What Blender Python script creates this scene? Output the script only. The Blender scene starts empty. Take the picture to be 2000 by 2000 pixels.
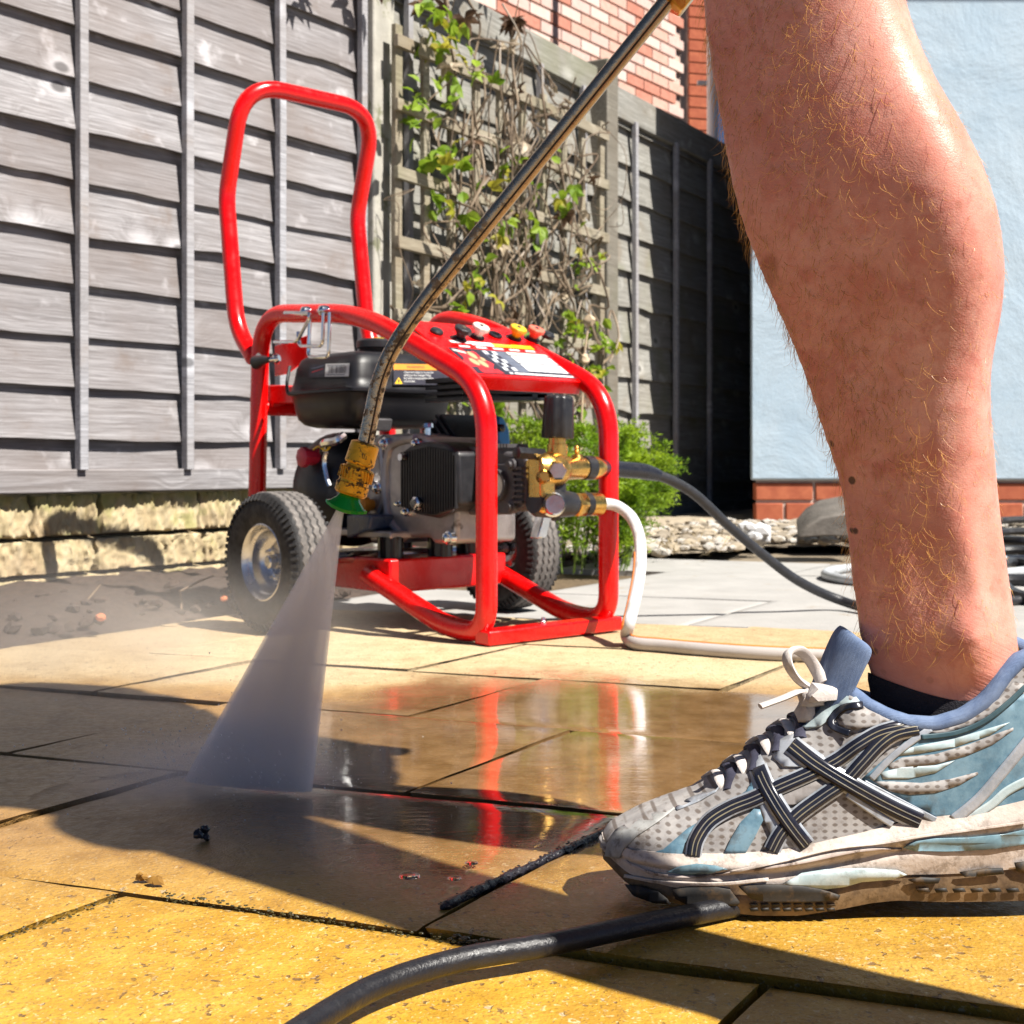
import bpy, bmesh, math, random
from mathutils import Vector, Matrix, noise
random.seed(11)
S = bpy.context.scene
C = S.collection
R = math.radians
# ------------------------------------------------------------------ camera, world, sun
FPX, HY, CH = 2600.0, 905.0, 0.272          # focal length in photo pixels, horizon row, lens height
cam_d = bpy.data.cameras.new('camera')
cam = bpy.data.objects.new('camera', cam_d); C.objects.link(cam)
cam.location = (0, 0, CH); cam.rotation_euler = (R(90), 0, 0)
cam_d.sensor_width = 36.0; cam_d.lens = 36.0*FPX/2000.0
cam_d.shift_y = -(1000.0-HY)/2000.0
cam_d.clip_start = 0.02; cam_d.clip_end = 300
cam_d.dof.use_dof = True; cam_d.dof.focus_distance = 0.86; cam_d.dof.aperture_fstop = 24.0
S.camera = cam
SUN = Vector((0.481, -0.362, 0.799)).normalized()     # towards the sun
w = bpy.data.worlds.new('World'); S.world = w; w.use_nodes = True
nt = w.node_tree; bg = nt.nodes['Background']
sky = nt.nodes.new('ShaderNodeTexSky'); sky.sky_type = 'NISHITA'; sky.sun_disc = False
sky.sun_elevation = R(53); sky.sun_rotation = math.atan2(SUN.x, SUN.y)
nt.links.new(sky.outputs[0], bg.inputs[0]); bg.inputs[1].default_value = 0.05; sky.air_density = .33; sky.dust_density = .15; sky.ozone_density = 2.0
sl = bpy.data.lights.new('sun', 'SUN'); sl.energy = 5.0; sl.angle = R(0.55); sl.color = (1.0, 0.95, 0.87)
sun = bpy.data.objects.new('sun', sl); C.objects.link(sun)
sun.rotation_euler = (-SUN).to_track_quat('-Z', 'Y').to_euler(); sun.location = SUN*20
S.view_settings.view_transform = 'Standard'; S.view_settings.look = 'None'
S.view_settings.exposure = 1.05; S.view_settings.gamma = 1.0; S.view_settings.use_curve_mapping = False
S.cycles.max_bounces = 10; S.cycles.diffuse_bounces = 1; S.cycles.volume_bounces = 5; S.cycles.transparent_max_bounces = 12
S.cycles.use_denoising = True
# ------------------------------------------------------------------ picture point -> place
def P(px, py, d):
    return Vector(((px-1000.0)/FPX*d, d, CH+(HY-py)/FPX*d))
def G(px, py, z=0.0):
    return P(px, py, FPX*(CH-z)/(py-HY))
def lerp(a, b, t): return a+(b-a)*t
def clamp(x, a=0.0, b=1.0): return max(a, min(b, x))
def sstep(a, b, x):
    if a > b: return 1-sstep(b, a, x)
    t = clamp((x-a)/(b-a)); return t*t*(3-2*t)
def interp(pts, x):
    if x <= pts[0][0]: return pts[0][1]
    for (a, b), (c, d) in zip(pts, pts[1:]):
        if x <= c: return b+(d-b)*(x-a)/(c-a)
    return pts[-1][1]
# ------------------------------------------------------------------ materials
def lk(nt, a, b): nt.links.new(a, b)
class MatB:
    def __init__(s, name, rough=0.5, metal=0.0, col=(.5, .5, .5), spec=0.5):
        s.m = bpy.data.materials.new(name); s.m.use_nodes = True
        s.nt = s.m.node_tree; s.b = s.nt.nodes['Principled BSDF']
        s.b.inputs['Base Color'].default_value = (*col, 1); s.b.inputs['Roughness'].default_value = rough
        s.b.inputs['Metallic'].default_value = metal; s.b.inputs['Specular IOR Level'].default_value = spec
        s._c = None
    def n(s, t, **k):
        x = s.nt.nodes.new(t)
        for a, v in k.items(): setattr(x, a, v)
        return x
    def co(s, scale=(1, 1, 1), rot=(0, 0, 0), rnd=0.0):
        tc = s.n('ShaderNodeTexCoord'); out = tc.outputs['Object']
        if rnd:
            oi = s.n('ShaderNodeObjectInfo'); ml = s.n('ShaderNodeVectorMath', operation='SCALE')
            cb = s.n('ShaderNodeCombineXYZ')
            for i in range(3): lk(s.nt, oi.outputs['Random'], cb.inputs[i])
            lk(s.nt, cb.outputs[0], ml.inputs[0]); ml.inputs['Scale'].default_value = rnd
            ad = s.n('ShaderNodeVectorMath', operation='ADD'); lk(s.nt, out, ad.inputs[0]); lk(s.nt, ml.outputs[0], ad.inputs[1])
            out = ad.outputs[0]
        mp = s.n('ShaderNodeMapping'); mp.inputs['Scale'].default_value = scale
        m1 = s.n('ShaderNodeMapping'); m1.inputs['Rotation'].default_value = rot
        lk(s.nt, out, m1.inputs[0]); lk(s.nt, m1.outputs[0], mp.inputs[0])
        return mp.outputs[0]
    def noise(s, co, scale, detail=4, rough=.55, dist=0.0):
        x = s.n('ShaderNodeTexNoise'); lk(s.nt, co, x.inputs['Vector'])
        x.inputs['Scale'].default_value = scale; x.inputs['Detail'].default_value = detail
        x.inputs['Roughness'].default_value = rough; x.inputs['Distortion'].default_value = dist
        return x.outputs['Fac']
    def voro(s, co, scale, feature='F1', out='Distance', rand=1.0):
        x = s.n('ShaderNodeTexVoronoi', feature=feature); lk(s.nt, co, x.inputs['Vector'])
        x.inputs['Scale'].default_value = scale; x.inputs['Randomness'].default_value = rand
        return x.outputs[out]
    def ramp(s, fac, stops, interp='LINEAR'):
        r = s.n('ShaderNodeValToRGB'); e = r.color_ramp.elements; r.color_ramp.interpolation = interp
        while len(e) < len(stops): e.new(0.5)
        for i, (p, c) in enumerate(stops):
            e[i].position = p; e[i].color = (*c, 1) if len(c) == 3 else c
        lk(s.nt, fac, r.inputs[0]); return r.outputs[0]
    def rf(s, fac, a, b, va=0.0, vb=1.0):
        r = s.n('ShaderNodeMapRange'); r.interpolation_type = 'SMOOTHSTEP'; lk(s.nt, fac, r.inputs['Value'])
        for k, v in zip(('From Min', 'From Max', 'To Min', 'To Max'), (a, b, va, vb)): r.inputs[k].default_value = v
        return r.outputs[0]
    def math(s, op, a, b=None, c=None):
        x = s.n('ShaderNodeMath', operation=op)
        for i, v in enumerate((a, b, c)):
            if v is None: continue
            if isinstance(v, (int, float)): x.inputs[i].default_value = v
            else: lk(s.nt, v, x.inputs[i])
        return x.outputs[0]
    def mix(s, fac, a, b, blend='MIX'):
        x = s.n('ShaderNodeMix', data_type='RGBA', blend_type=blend)
        for i, v in ((0, fac), (6, a), (7, b)):
            if isinstance(v, (int, float)): x.inputs[i].default_value = v
            elif isinstance(v, tuple): x.inputs[i].default_value = (*v, 1)
            else: lk(s.nt, v, x.inputs[i])
        return x.outputs[2]
    def bump(s, h, strength=.3, dist=.01):
        x = s.n('ShaderNodeBump'); x.inputs['Strength'].default_value = strength; x.inputs['Distance'].default_value = dist
        lk(s.nt, h, x.inputs['Height'])
        if s.b.inputs['Normal'].links: lk(s.nt, s.b.inputs['Normal'].links[0].from_socket, x.inputs['Normal'])
        lk(s.nt, x.outputs[0], s.b.inputs['Normal'])
    def set(s, name, v):
        if isinstance(v, (int, float)): s.b.inputs[name].default_value = v
        elif isinstance(v, tuple): s.b.inputs[name].default_value = (*v, 1) if len(v) == 3 else v
        else: lk(s.nt, v, s.b.inputs[name])
    def rndval(s):
        return s.n('ShaderNodeObjectInfo').outputs['Random']
def plain(name, col, rough=.5, metal=0.0, var=.25, vs=30, bump=0.0, bs=120, spec=.5, coat=0.0, dirt=None):
    m = MatB(name, rough, metal, col, spec); co = m.co()
    f = m.noise(co, vs, 5, .6)
    c2 = tuple(max(0, x*(1-var)) for x in col); c1 = tuple(min(1, x*(1+var*.6)) for x in col)
    c = m.ramp(f, [(.3, c2), (.7, c1)])
    if dirt:
        g = m.rf(m.noise(co, dirt[1], 6, .7), dirt[2], dirt[2]+.08); c = m.mix(g, c, dirt[0])
    m.set('Base Color', c)
    m.set('Roughness', m.rf(m.noise(co, vs*2.3, 4), .3, .7, max(.02, rough*.8), min(1, rough*1.2)))
    if bump: m.bump(m.noise(co, bs, 4, .6), bump, .004)
    if coat: m.set('Coat Weight', coat); m.b.inputs['Coat Roughness'].default_value = .06
    return m.m
# ------------------------------------------------------------------ objects
def tag(o, label=None, cat=None, group=None, kind=None):
    if label: o['label'] = label
    if cat: o['category'] = cat
    if group: o['group'] = group
    if kind: o['kind'] = kind
    return o
def thing(name, label, cat, loc=(0, 0, 0), group=None):
    o = bpy.data.objects.new(name, None); C.objects.link(o); o.location = loc; o.empty_display_size = .05
    return tag(o, label, cat, group)
def adopt(o, parent):
    o.parent = parent
    M = Matrix.Identity(4); p = parent; chain = []
    while p is not None: chain.append(p); p = p.parent
    for q in reversed(chain): M = M @ q.matrix_parent_inverse @ q.matrix_basis
    o.matrix_parent_inverse = M.inverted()
def obj(name, bm, mats, parent=None, smooth=True, angle=38, kind=None, label=None, bevel=0.0, seg=2):
    if isinstance(bm, bmesh.types.BMesh):
        me = bpy.data.meshes.new(name); bmesh.ops.recalc_face_normals(bm, faces=bm.faces); bm.to_mesh(me); bm.free()
    else: me = bm
    if not isinstance(mats, (list, tuple)): mats = [mats]
    if not me.materials:
        for m in mats: me.materials.append(m)
    if smooth and len(me.polygons):
        me.polygons.foreach_set('use_smooth', [True]*len(me.polygons))
        me.set_sharp_from_angle(angle=R(angle))
    o = bpy.data.objects.new(name, me); C.objects.link(o)
    if parent is not None: adopt(o, parent)
    if bevel:
        md = o.modifiers.new('bevel', 'BEVEL'); md.width = bevel; md.segments = seg; md.limit_method = 'ANGLE'; md.angle_limit = R(30)
    if kind: o['kind'] = kind
    if label: o['label'] = label
    return o
def inst(src, parent=None, mat=None, name=None):
    c = src.copy(); C.objects.link(c)
    if parent is not None: adopt(c, parent)
    return c
# ------------------------------------------------------------------ shapes
def B(): return bmesh.new()
def hexa(bm, p, mi=0):
    """p: 8 points, 0-3 bottom loop, 4-7 top loop"""
    v = [bm.verts.new(q) for q in p]
    for f in ((0, 3, 2, 1), (4, 5, 6, 7), (0, 1, 5, 4), (1, 2, 6, 5), (2, 3, 7, 6), (3, 0, 4, 7)):
        bm.faces.new([v[i] for i in f]).material_index = mi
    return v
def box(bm, o, a, b, c, mi=0):
    """corner o and three edge vectors"""
    o, a, b, c = Vector(o), Vector(a), Vector(b), Vector(c)
    return hexa(bm, [o, o+a, o+a+b, o+b, o+c, o+a+c, o+a+b+c, o+b+c], mi)
def frame_of(t, up=Vector((0, 0, 1))):
    t = t.normalized()
    if abs(t.dot(up)) > .95: up = Vector((1, 0, 0))
    x = t.cross(up).normalized(); return x, x.cross(t).normalized()
def tube(bm, pts, r, n=12, cap=True, mi=0, closed=False, sx=1.0, sy=1.0, up=None, f=None):
    pts = [Vector(p) for p in pts]; N = len(pts)
    rr = r if isinstance(r, (list, tuple)) else [r]*N
    x = None; rings = []
    for i, p in enumerate(pts):
        if closed: t = pts[(i+1) % N]-pts[i-1]
        else: t = pts[min(i+1, N-1)]-pts[max(i-1, 0)]
        t = t.normalized()
        if x is None: x, y = frame_of(t, up or Vector((0, 0, 1)))
        else:
            x = (x-t*x.dot(t)).normalized(); y = x.cross(t).normalized()
        ring = []
        for k in range(n):
            a = 2*math.pi*k/n; q = rr[i]
            if f: q = rr[i]*f(i, a)
            ring.append(bm.verts.new(p+x*(q*sx*math.cos(a))+y*(q*sy*math.sin(a))))
        rings.append(ring)
    M = N if closed else N-1
    for i in range(M):
        A, Bq = rings[i], rings[(i+1) % N]
        for k in range(n):
            bm.faces.new((A[k], A[(k+1) % n], Bq[(k+1) % n], Bq[k])).material_index = mi
    if cap and not closed:
        bm.faces.new(rings[0][::-1]).material_index = mi; bm.faces.new(rings[-1]).material_index = mi
    return rings
def cyl(bm, p0, p1, r0, r1=None, n=16, mi=0, cap=True):
    return tube(bm, [p0, p1], [r0, r0 if r1 is None else r1], n, cap, mi)
def lathe(bm, o, axis, prof, n=24, mi=0, ang0=0.0, cap=True):
    """prof: (distance along axis, radius) pairs"""
    o = Vector(o); axis = Vector(axis).normalized(); x, y = frame_of(axis); rings = []
    for h, r in prof:
        rings.append([bm.verts.new(o+axis*h+x*(r*math.cos(ang0+2*math.pi*k/n))+y*(r*math.sin(ang0+2*math.pi*k/n))) for k in range(n)])
    for A, Bq in zip(rings, rings[1:]):
        for k in range(n): bm.faces.new((A[k], A[(k+1) % n], Bq[(k+1) % n], Bq[k])).material_index = mi
    if cap and prof[0][1] > 1e-5: bm.faces.new(rings[0][::-1]).material_index = mi
    if cap and prof[-1][1] > 1e-5: bm.faces.new(rings[-1]).material_index = mi
    return rings
def prism(bm, loop, off, mi=0):
    """closed polygon swept by vector off"""
    off = Vector(off); a = [bm.verts.new(Vector(p)) for p in loop]; b = [bm.verts.new(Vector(p)+off) for p in loop]
    n = len(a); bm.faces.new(a[::-1]).material_index = mi; bm.faces.new(b).material_index = mi
    for i in range(n): bm.faces.new((a[i], a[(i+1) % n], b[(i+1) % n], b[i])).material_index = mi
def catmull(pts, n=8, closed=False):
    pts = [Vector(p) for p in pts]; out = []; N = len(pts)
    for i in range(N if closed else N-1):
        if closed: p0, p1, p2, p3 = pts[i-1], pts[i], pts[(i+1) % N], pts[(i+2) % N]
        else: p0, p1, p2, p3 = pts[max(i-1, 0)], pts[i], pts[i+1], pts[min(i+2, N-1)]
        for k in range(n):
            t = k/n
            out.append(.5*((2*p1)+(-p0+p2)*t+(2*p0-5*p1+4*p2-p3)*t*t+(-p0+3*p1-3*p2+p3)*t**3))
    if not closed: out.append(pts[-1])
    return out
def fillet(pts, rad, n=7):
    pts = [Vector(p) for p in pts]; out = [pts[0]]
    rs = rad if isinstance(rad, (list, tuple)) else [rad]*(len(pts)-2)
    for i in range(1, len(pts)-1):
        p = pts[i]; a = pts[i-1]-p; b = pts[i+1]-p
        d = min(rs[i-1], a.length*.49, b.length*.49)
        A = p+a.normalized()*d; Bq = p+b.normalized()*d
        for k in range(n+1):
            t = k/n; out.append(A*(1-t)**2+p*(2*t*(1-t))+Bq*t*t)
    out.append(pts[-1]); return out
def nz(x, y=0.0, z=0.0): return noise.noise(Vector((x, y, z)))
# ================================================================== SETTING
FA = Vector((.59, .807, 0)).normalized()      # run of the left fence panel
FB = Vector((.519, .855, 0)).normalized()     # run of the far panels
FN1 = Vector((FA.y, -FA.x, 0)); FN2 = Vector((FB.y, -FB.x, 0))   # faces of the fence towards the patio
F0 = Vector((-1.077, 2.80, 0))
T1 = 1.135; F1 = F0+FA*T1                     # first post
def on_line(px, O, D):
    k = (px-1000.0)/FPX
    return (k*O.y-O.x)/(D.x-k*D.y)
# ---- materials
def wood_mat(name, c0, c1, c2, ang, green=0.0):
    m = MatB(name, .8, spec=.25); co = m.co((1, 1, 1), (0, 0, -ang), rnd=17.0)
    st = m.n('ShaderNodeMapping'); st.inputs['Scale'].default_value = (1.4, 34, 44); lk(m.nt, co, st.inputs[0])
    kp = m.n('ShaderNodeMapping'); kp.inputs['Scale'].default_value = (1, 0, 1.6); lk(m.nt, co, kp.inputs[0]); kn = m.voro(kp.outputs[0], 4.2)
    warp = m.math('ADD', m.noise(co, 6, 3), m.math('MULTIPLY', m.rf(kn, 0, .42, 1, 0), 2.6)); wv = m.n('ShaderNodeVectorMath', operation='MULTIPLY_ADD')
    cb = m.n('ShaderNodeCombineXYZ'); lk(m.nt, warp, cb.inputs[2])
    lk(m.nt, cb.outputs[0], wv.inputs[0]); wv.inputs[1].default_value = (0, 0, 1.1); lk(m.nt, st.outputs[0], wv.inputs[2])
    g = m.noise(wv.outputs[0], 2.2, 8, .68, .25)
    c = m.ramp(g, [(.22, c0), (.5, c1), (.80, c2)])
    fg = m.n('ShaderNodeMapping'); fg.inputs['Scale'].default_value = (5, 60, 260); lk(m.nt, co, fg.inputs[0]); fn_ = m.noise(fg.outputs[0], 1.5, 5, .7); c = m.mix(m.rf(fn_, .36, .62, .55, 0), c, tuple(x*.5 for x in c0)); m.bump(fn_, .35, .002)
    c = m.mix(m.rf(m.noise(co, 7, 6, .7), .56, .70, 0, .5), c, (c0[0]*1.1, c0[1]*.9, c0[2]*.72))
    big = m.noise(co, 3.5, 3, .5); c = m.mix(m.rf(big, .35, .75, 0, .55), c, (c0[0]*1.15, c0[1]*1.02, c0[2]*.9))
    kd = m.rf(kn, .05, .11, 1, 0); c = m.mix(m.math('MULTIPLY', m.rf(kn, .08, .26, 1, 0), .35), c, tuple(min(1, x*1.5) for x in c2)); c = m.mix(m.math('MULTIPLY', kd, .75), c, tuple(x*.3 for x in c0))
    pale = m.rf(m.noise(co, 13, 3), .6, .78, 0, .5); c = m.mix(pale, c, tuple(min(1, x*1.35) for x in c2))
    if green: c = m.mix(m.rf(m.noise(co, 4, 4), .5, .72, 0, green), c, (.16, .17, .07))
    rv = m.rndval(); c = m.mix(m.rf(rv, 0, 1, 0, .3), c, (c0[0]*.9, c0[1]*.86, c0[2]*.84))
    m.set('Base Color', c); m.bump(g, .5, .003); m.bump(kd, .4, .003)
    return m.m
aA = math.atan2(FA.y, FA.x); aB = math.atan2(FB.y, FB.x)
WOOD1 = wood_mat('weathered_board', (.16, .145, .145), (.335, .325, .335), (.52, .51, .53), aA)
WOOD2 = wood_mat('weathered_board_far', (.18, .175, .155), (.33, .325, .30), (.48, .475, .445), aB, .35)
BATT1 = wood_mat('weathered_batten', (.26, .26, .275), (.42, .42, .45), (.56, .57, .61), aA)
POSTW = wood_mat('weathered_post', (.14, .13, .11), (.24, .22, .18), (.36, .34, .30), aB, .3)
CONC = plain('concrete', (.42, .40, .35), .9, var=.25, vs=14, bump=.35, bs=160, dirt=((.2, .2, .13), 9, .55))
TRELW = wood_mat('trellis_wood', (.22, .19, .14), (.38, .34, .26), (.54, .50, .40), aB, .35)

# ---- ground sheet
gm = plain('bare_ground', (.2, .16, .11), .95, var=.4, vs=5, bump=.5, bs=40)
bm = B(); s = 40
vs = [bm.verts.new(q) for q in ((-s, -s, -.035), (s, -s, -.035), (s, s, -.035), (-s, s, -.035))]; bm.faces.new(vs)
tag(obj('ground', bm, gm, smooth=False), kind='structure')

# ---- patio slabs
AV = Vector((.93, -.36, 0)); BV = Vector((.51, .86, 0))
def ab(a, b, z=0.0): return Vector((AV.x*a+BV.x*b, AV.y*a+BV.y*b, z))
def slab_material():
    m = MatB('sandstone_slab', .6, spec=.5); co = m.co(); sep = m.n('ShaderNodeSeparateXYZ'); lk(m.nt, co, sep.inputs[0])
    X, Y = sep.outputs[0], sep.outputs[1]
    n1 = m.noise(co, 3.2, 5, .6); n2 = m.noise(co, 26, 5, .65); n3 = m.noise(co, 140, 3, .6); n9 = m.noise(co, 330, 2, .6)
    # how far water has spread over the slabs: wet up to a ragged front, standing water in a hollow
    front = m.math('ADD', Y, m.math('MULTIPLY', m.math('SUBTRACT', n1, .5), .35))
    wet = m.rf(front, 1.52, 1.70, 1, 0)
    dx = m.math('DIVIDE', m.math('SUBTRACT', X, .06), .36); dy = m.math('DIVIDE', m.math('SUBTRACT', Y, 1.30), .52)
    rr = m.math('SQRT', m.math('ADD', m.math('MULTIPLY', dx, dx), m.math('MULTIPLY', dy, dy)))
    rr = m.math('ADD', rr, m.math('MULTIPLY', m.math('SUBTRACT', n1, .5), .9))
    pud = m.rf(rr, .62, 1.02, 1, 0)
    dryc = m.ramp(n2, [(.25, (.36, .255, .135)), (.5, (.50, .375, .21)), (.8, (.60, .48, .30))])
    dryc = m.mix(m.rf(n1, .4, .7, 0, .5), dryc, (.56, .45, .28))
    wetc = m.ramp(n2, [(.22, (.31, .145, .012)), (.5, (.47, .255, .022)), (.8, (.60, .37, .06))])
    wetc = m.mix(m.rf(m.noise(co, 5.5, 4, .6), .45, .75, 0, .6), wetc, (.56, .33, .035))
    red = m.rf(m.noise(co, 4.1, 4, .7), .60, .74, 0, .55); wetc = m.mix(red, wetc, (.58, .18, .04))
    pudc = m.mix(n2, (.14, .068, .014), (.27, .145, .03))
    wetc = m.mix(pud, wetc, pudc)
    c = m.mix(wet, dryc, wetc)
    # exposed aggregate: dark and pale chips
    wp = m.n('ShaderNodeMapping'); wp.inputs['Scale'].default_value = (1, .8, 1); lk(m.nt, co, wp.inputs[0])
    jit = m.n('ShaderNodeMix', data_type='VECTOR'); jit.inputs[0].default_value = .012
    nn = m.n('ShaderNodeTexNoise'); lk(m.nt, co, nn.inputs['Vector']); nn.inputs['Scale'].default_value = 160
    lk(m.nt, wp.outputs[0], jit.inputs[4]); lk(m.nt, nn.outputs['Color'], jit.inputs[5])
    v1 = m.n('ShaderNodeTexVoronoi'); v1.inputs['Scale'].default_value = 185; lk(m.nt, jit.outputs[1], v1.inputs['Vector'])
    sc = m.n('ShaderNodeSeparateColor'); lk(m.nt, v1.outputs['Color'], sc.inputs[0])
    chip = m.math('MULTIPLY', m.rf(v1.outputs['Distance'], .26, .42, 1, 0), m.rf(sc.outputs[0], .86, .92))
    c = m.mix(m.math('MULTIPLY', chip, .8), c, (.10, .055, .035))
    chip2 = m.math('MULTIPLY', m.rf(v1.outputs['Distance'], .2, .4, 1, 0), m.rf(sc.outputs[1], .88, .94))
    c = m.mix(m.math('MULTIPLY', chip2, .55), c, (.78, .66, .42))
    v3 = m.n('ShaderNodeTexVoronoi'); v3.inputs['Scale'].default_value = 430; lk(m.nt, jit.outputs[1], v3.inputs['Vector']); s3 = m.n('ShaderNodeSeparateColor'); lk(m.nt, v3.outputs['Color'], s3.inputs[0])
    c = m.mix(m.math('MULTIPLY', m.math('MULTIPLY', m.rf(v3.outputs['Distance'], .3, .45, 1, 0), m.rf(s3.outputs[0], .70, .80)), .6), c, (.13, .07, .03)); c = m.mix(m.math('MULTIPLY', m.math('MULTIPLY', m.rf(v3.outputs['Distance'], .3, .45, 1, 0), m.rf(s3.outputs[1], .74, .84)), .45), c, (.80, .66, .36))
    fine = m.rf(n9, .56, .68, 0, .65); c = m.mix(fine, c, m.mix(.5, c, (.15, .07, .02)))
    stain = m.rf(m.noise(co, 9, 6, .75), .58, .72, 0, .5); c = m.mix(stain, c, m.mix(.55, c, (.2, .12, .05)))
    rv = m.rndval(); c = m.mix(m.rf(rv, 0, 1, 0, .45), c, m.mix(.6, c, (.26, .15, .06)))
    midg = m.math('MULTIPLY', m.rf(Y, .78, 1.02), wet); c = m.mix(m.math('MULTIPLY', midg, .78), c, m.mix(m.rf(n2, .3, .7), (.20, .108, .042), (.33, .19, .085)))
    m.set('Base Color', c)
    ro = m.mix(wet, (.78,)*3, m.mix(m.rf(n3, .35, .65), (.34,)*3, (.50,)*3)); ro = m.mix(pud, ro, m.mix(m.rf(n1, .4, .65), (.05,)*3, (.11,)*3))
    m.set('Roughness', ro)
    h = m.math('ADD', m.math('MULTIPLY', n3, .6), m.math('ADD', m.math('MULTIPLY', n9, .6), m.math('MULTIPLY', chip, -.4)))
    bs = m.n('ShaderNodeBump'); bs.inputs['Distance'].default_value = .0022; lk(m.nt, h, bs.inputs['Height'])
    lk(m.nt, m.math('ADD', m.math('MULTIPLY', m.math('SUBTRACT', 1.0, m.math('MULTIPLY', pud, wet)), .8), .02), bs.inputs['Strength'])
    lk(m.nt, bs.outputs[0], m.b.inputs['Normal'])
    # ripples on the standing water, as a clear coat of water
    rip = m.n('ShaderNodeMapping'); rip.inputs['Scale'].default_value = (5, 34, 1); lk(m.nt, co, rip.inputs[0])
    rn = m.noise(rip.outputs[0], 3.2, 3, .6)
    b2 = m.n('ShaderNodeBump'); b2.inputs['Distance'].default_value = .003; b2.inputs['Strength'].default_value = .13; lk(m.nt, rn, b2.inputs['Height'])
    m.set('Coat Weight', m.math('MULTIPLY', wet, m.math('ADD', .12, m.math('MULTIPLY', pud, .88)))); m.set('Coat IOR', 1.36)
    m.set('Coat Roughness', m.rf(pud, 0, 1, .3, .045)); lk(m.nt, b2.outputs[0], m.b.inputs['Coat Normal'])
    return m.m
SLAB = slab_material()
SOILM = plain('damp_soil', (.06, .04, .03), .95, var=.5, vs=60, bump=.8, bs=120)
JOINT = plain('joint_mortar', (.13, .09, .05), .9, var=.5, vs=60, bump=.6, bs=90)
def slab_mesh(q, j=.0035, seed=0, rag=.0022, zo=0.0):
    """q: 4 ground corners; a slab with worn edges"""
    bm = B(); us = [0, .007, .03, .12, .22, .32, .42, .52, .62, .72, .82, .9, .97, .993, 1]
    cen = sum((Vector(p) for p in q), Vector())/4; g = []
    tilt = (random.uniform(-.0015, .0015), random.uniform(-.0015, .0015), random.uniform(-.0015, .0015))
    def pt(u, v):
        return q[0].lerp(q[1], u).lerp(q[3].lerp(q[2], u), v)
    lu = (q[1]-q[0]).length; lv = (q[3]-q[0]).length
    for v in us:
        row = []
        for u in us:
            p = pt(u, v); du = min(u, 1-u)*lu; dv = min(v, 1-v)*lv; e = min(du, dv)
            nn = nz(p.x*38+seed, p.y*38, 1)*.6+nz(p.x*110, p.y*110, seed)*.4
            inn = (cen-p).normalized()*(j+max(0, rag*(nn+.35)) if e < .002 else 0)
            z = tilt[0]+tilt[1]*(u-.5)*2+tilt[2]*(v-.5)*2
            z += zo-(.0045 if rag > .003 else .0022)*(1-sstep(0, .0025, e))-(.0012 if rag > .003 else .0003)*(1-sstep(0, .012, e))*(1+1.5*nn)+.0006*nz(p.x*22, p.y*22, 5)
            row.append(bm.verts.new(Vector((p.x+inn.x, p.y+inn.y, z))))
        g.append(row)
    n = len(us)
    for i in range(n-1):
        for k in range(n-1): bm.faces.new((g[i][k], g[i][k+1], g[i+1][k+1], g[i+1][k]))
    rim = [g[0][k] for k in range(n)]+[g[i][n-1] for i in range(1, n)]+[g[n-1][k] for k in range(n-2, -1, -1)]+[g[i][0] for i in range(n-2, 0, -1)]
    low = [bm.verts.new((v.co.x, v.co.y, -.03)) for v in rim]; m = len(rim)
    for i in range(m): bm.faces.new((rim[i], low[i], low[(i+1) % m], rim[(i+1) % m]))
    return bm
courses = [(-.16, .135, -.87), (.135, .43, -.045), (.43, .722, -.25), (.722, 1.011, -.455), (1.011, 1.31, -.65), (1.31, 1.60, -.837), (1.60, 1.905, -.607), (1.905, 2.235, -.80)]
bed = B(); q = [ab(-1.70, -.2, -.018), ab(2.6, -.2, -.018), ab(2.6, 2.24, -.018), ab(-1.70, 2.24, -.018)]
vv = [bed.verts.new(p) for p in q]; bed.faces.new(vv)
patio = tag(obj('patio', bed, JOINT, smooth=False), kind='structure')
k = 0
for ci, (b0, b1, off) in enumerate(courses):
    a = off-.415*math.ceil((off+1.70)/.415)
    while a < 2.4:
        a0, a1 = max(a, -1.69), a+.415; a += .415
        if a1-a0 < .06: continue
        q = [ab(a0, b0), ab(a1, b0), ab(a1, b1), ab(a0, b1)]
        c = sum(q, Vector())/4; far = c.y
        if far < .35 or abs(c.x)/max(far, .1) > .85: continue
        k += 1
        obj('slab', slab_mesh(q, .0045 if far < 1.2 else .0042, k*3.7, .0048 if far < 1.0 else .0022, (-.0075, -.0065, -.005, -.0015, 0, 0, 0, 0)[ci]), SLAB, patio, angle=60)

# ---- grey concrete paving beyond
PAVE = plain('grey_paving', (.345, .335, .32), .85, var=.14, vs=7, bump=.25, bs=150, dirt=((.30, .26, .21), 11, .60))
bed = B(); fa, fb = G(380, 1218), G(2600, 1238)
far0, far1 = ab(-1.70, 3.9, -.012), ab(2.9, 3.6, -.012)
vv = [bed.verts.new(p) for p in (ab(-1.70, 2.235, -.014), ab(3.2, 2.235, -.014), ab(3.2, 3.7, -.014), ab(-1.70, 3.7, -.014))]; bed.faces.new(vv)
pav = tag(obj('paving', bed, JOINT, smooth=False), kind='structure')
k = 90
for (b0, b1) in ((2.235, 2.66), (2.66, 3.3), (3.3, 3.72)):
    a = -1.69+(.3 if b0 > 2.6 else 0)-(.5 if b0 > 3 else 0)
    while a < 3.1:
        a0, a1 = max(a, -1.69), a+.78; a += .78
        if a1-a0 < .1: continue
        k += 1; q = [ab(a0, b0), ab(a1, b0), ab(a1, b1), ab(a0, b1)]
        obj('paving_slab', slab_mesh(q, .003, k, .002), PAVE, pav, angle=60)

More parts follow.
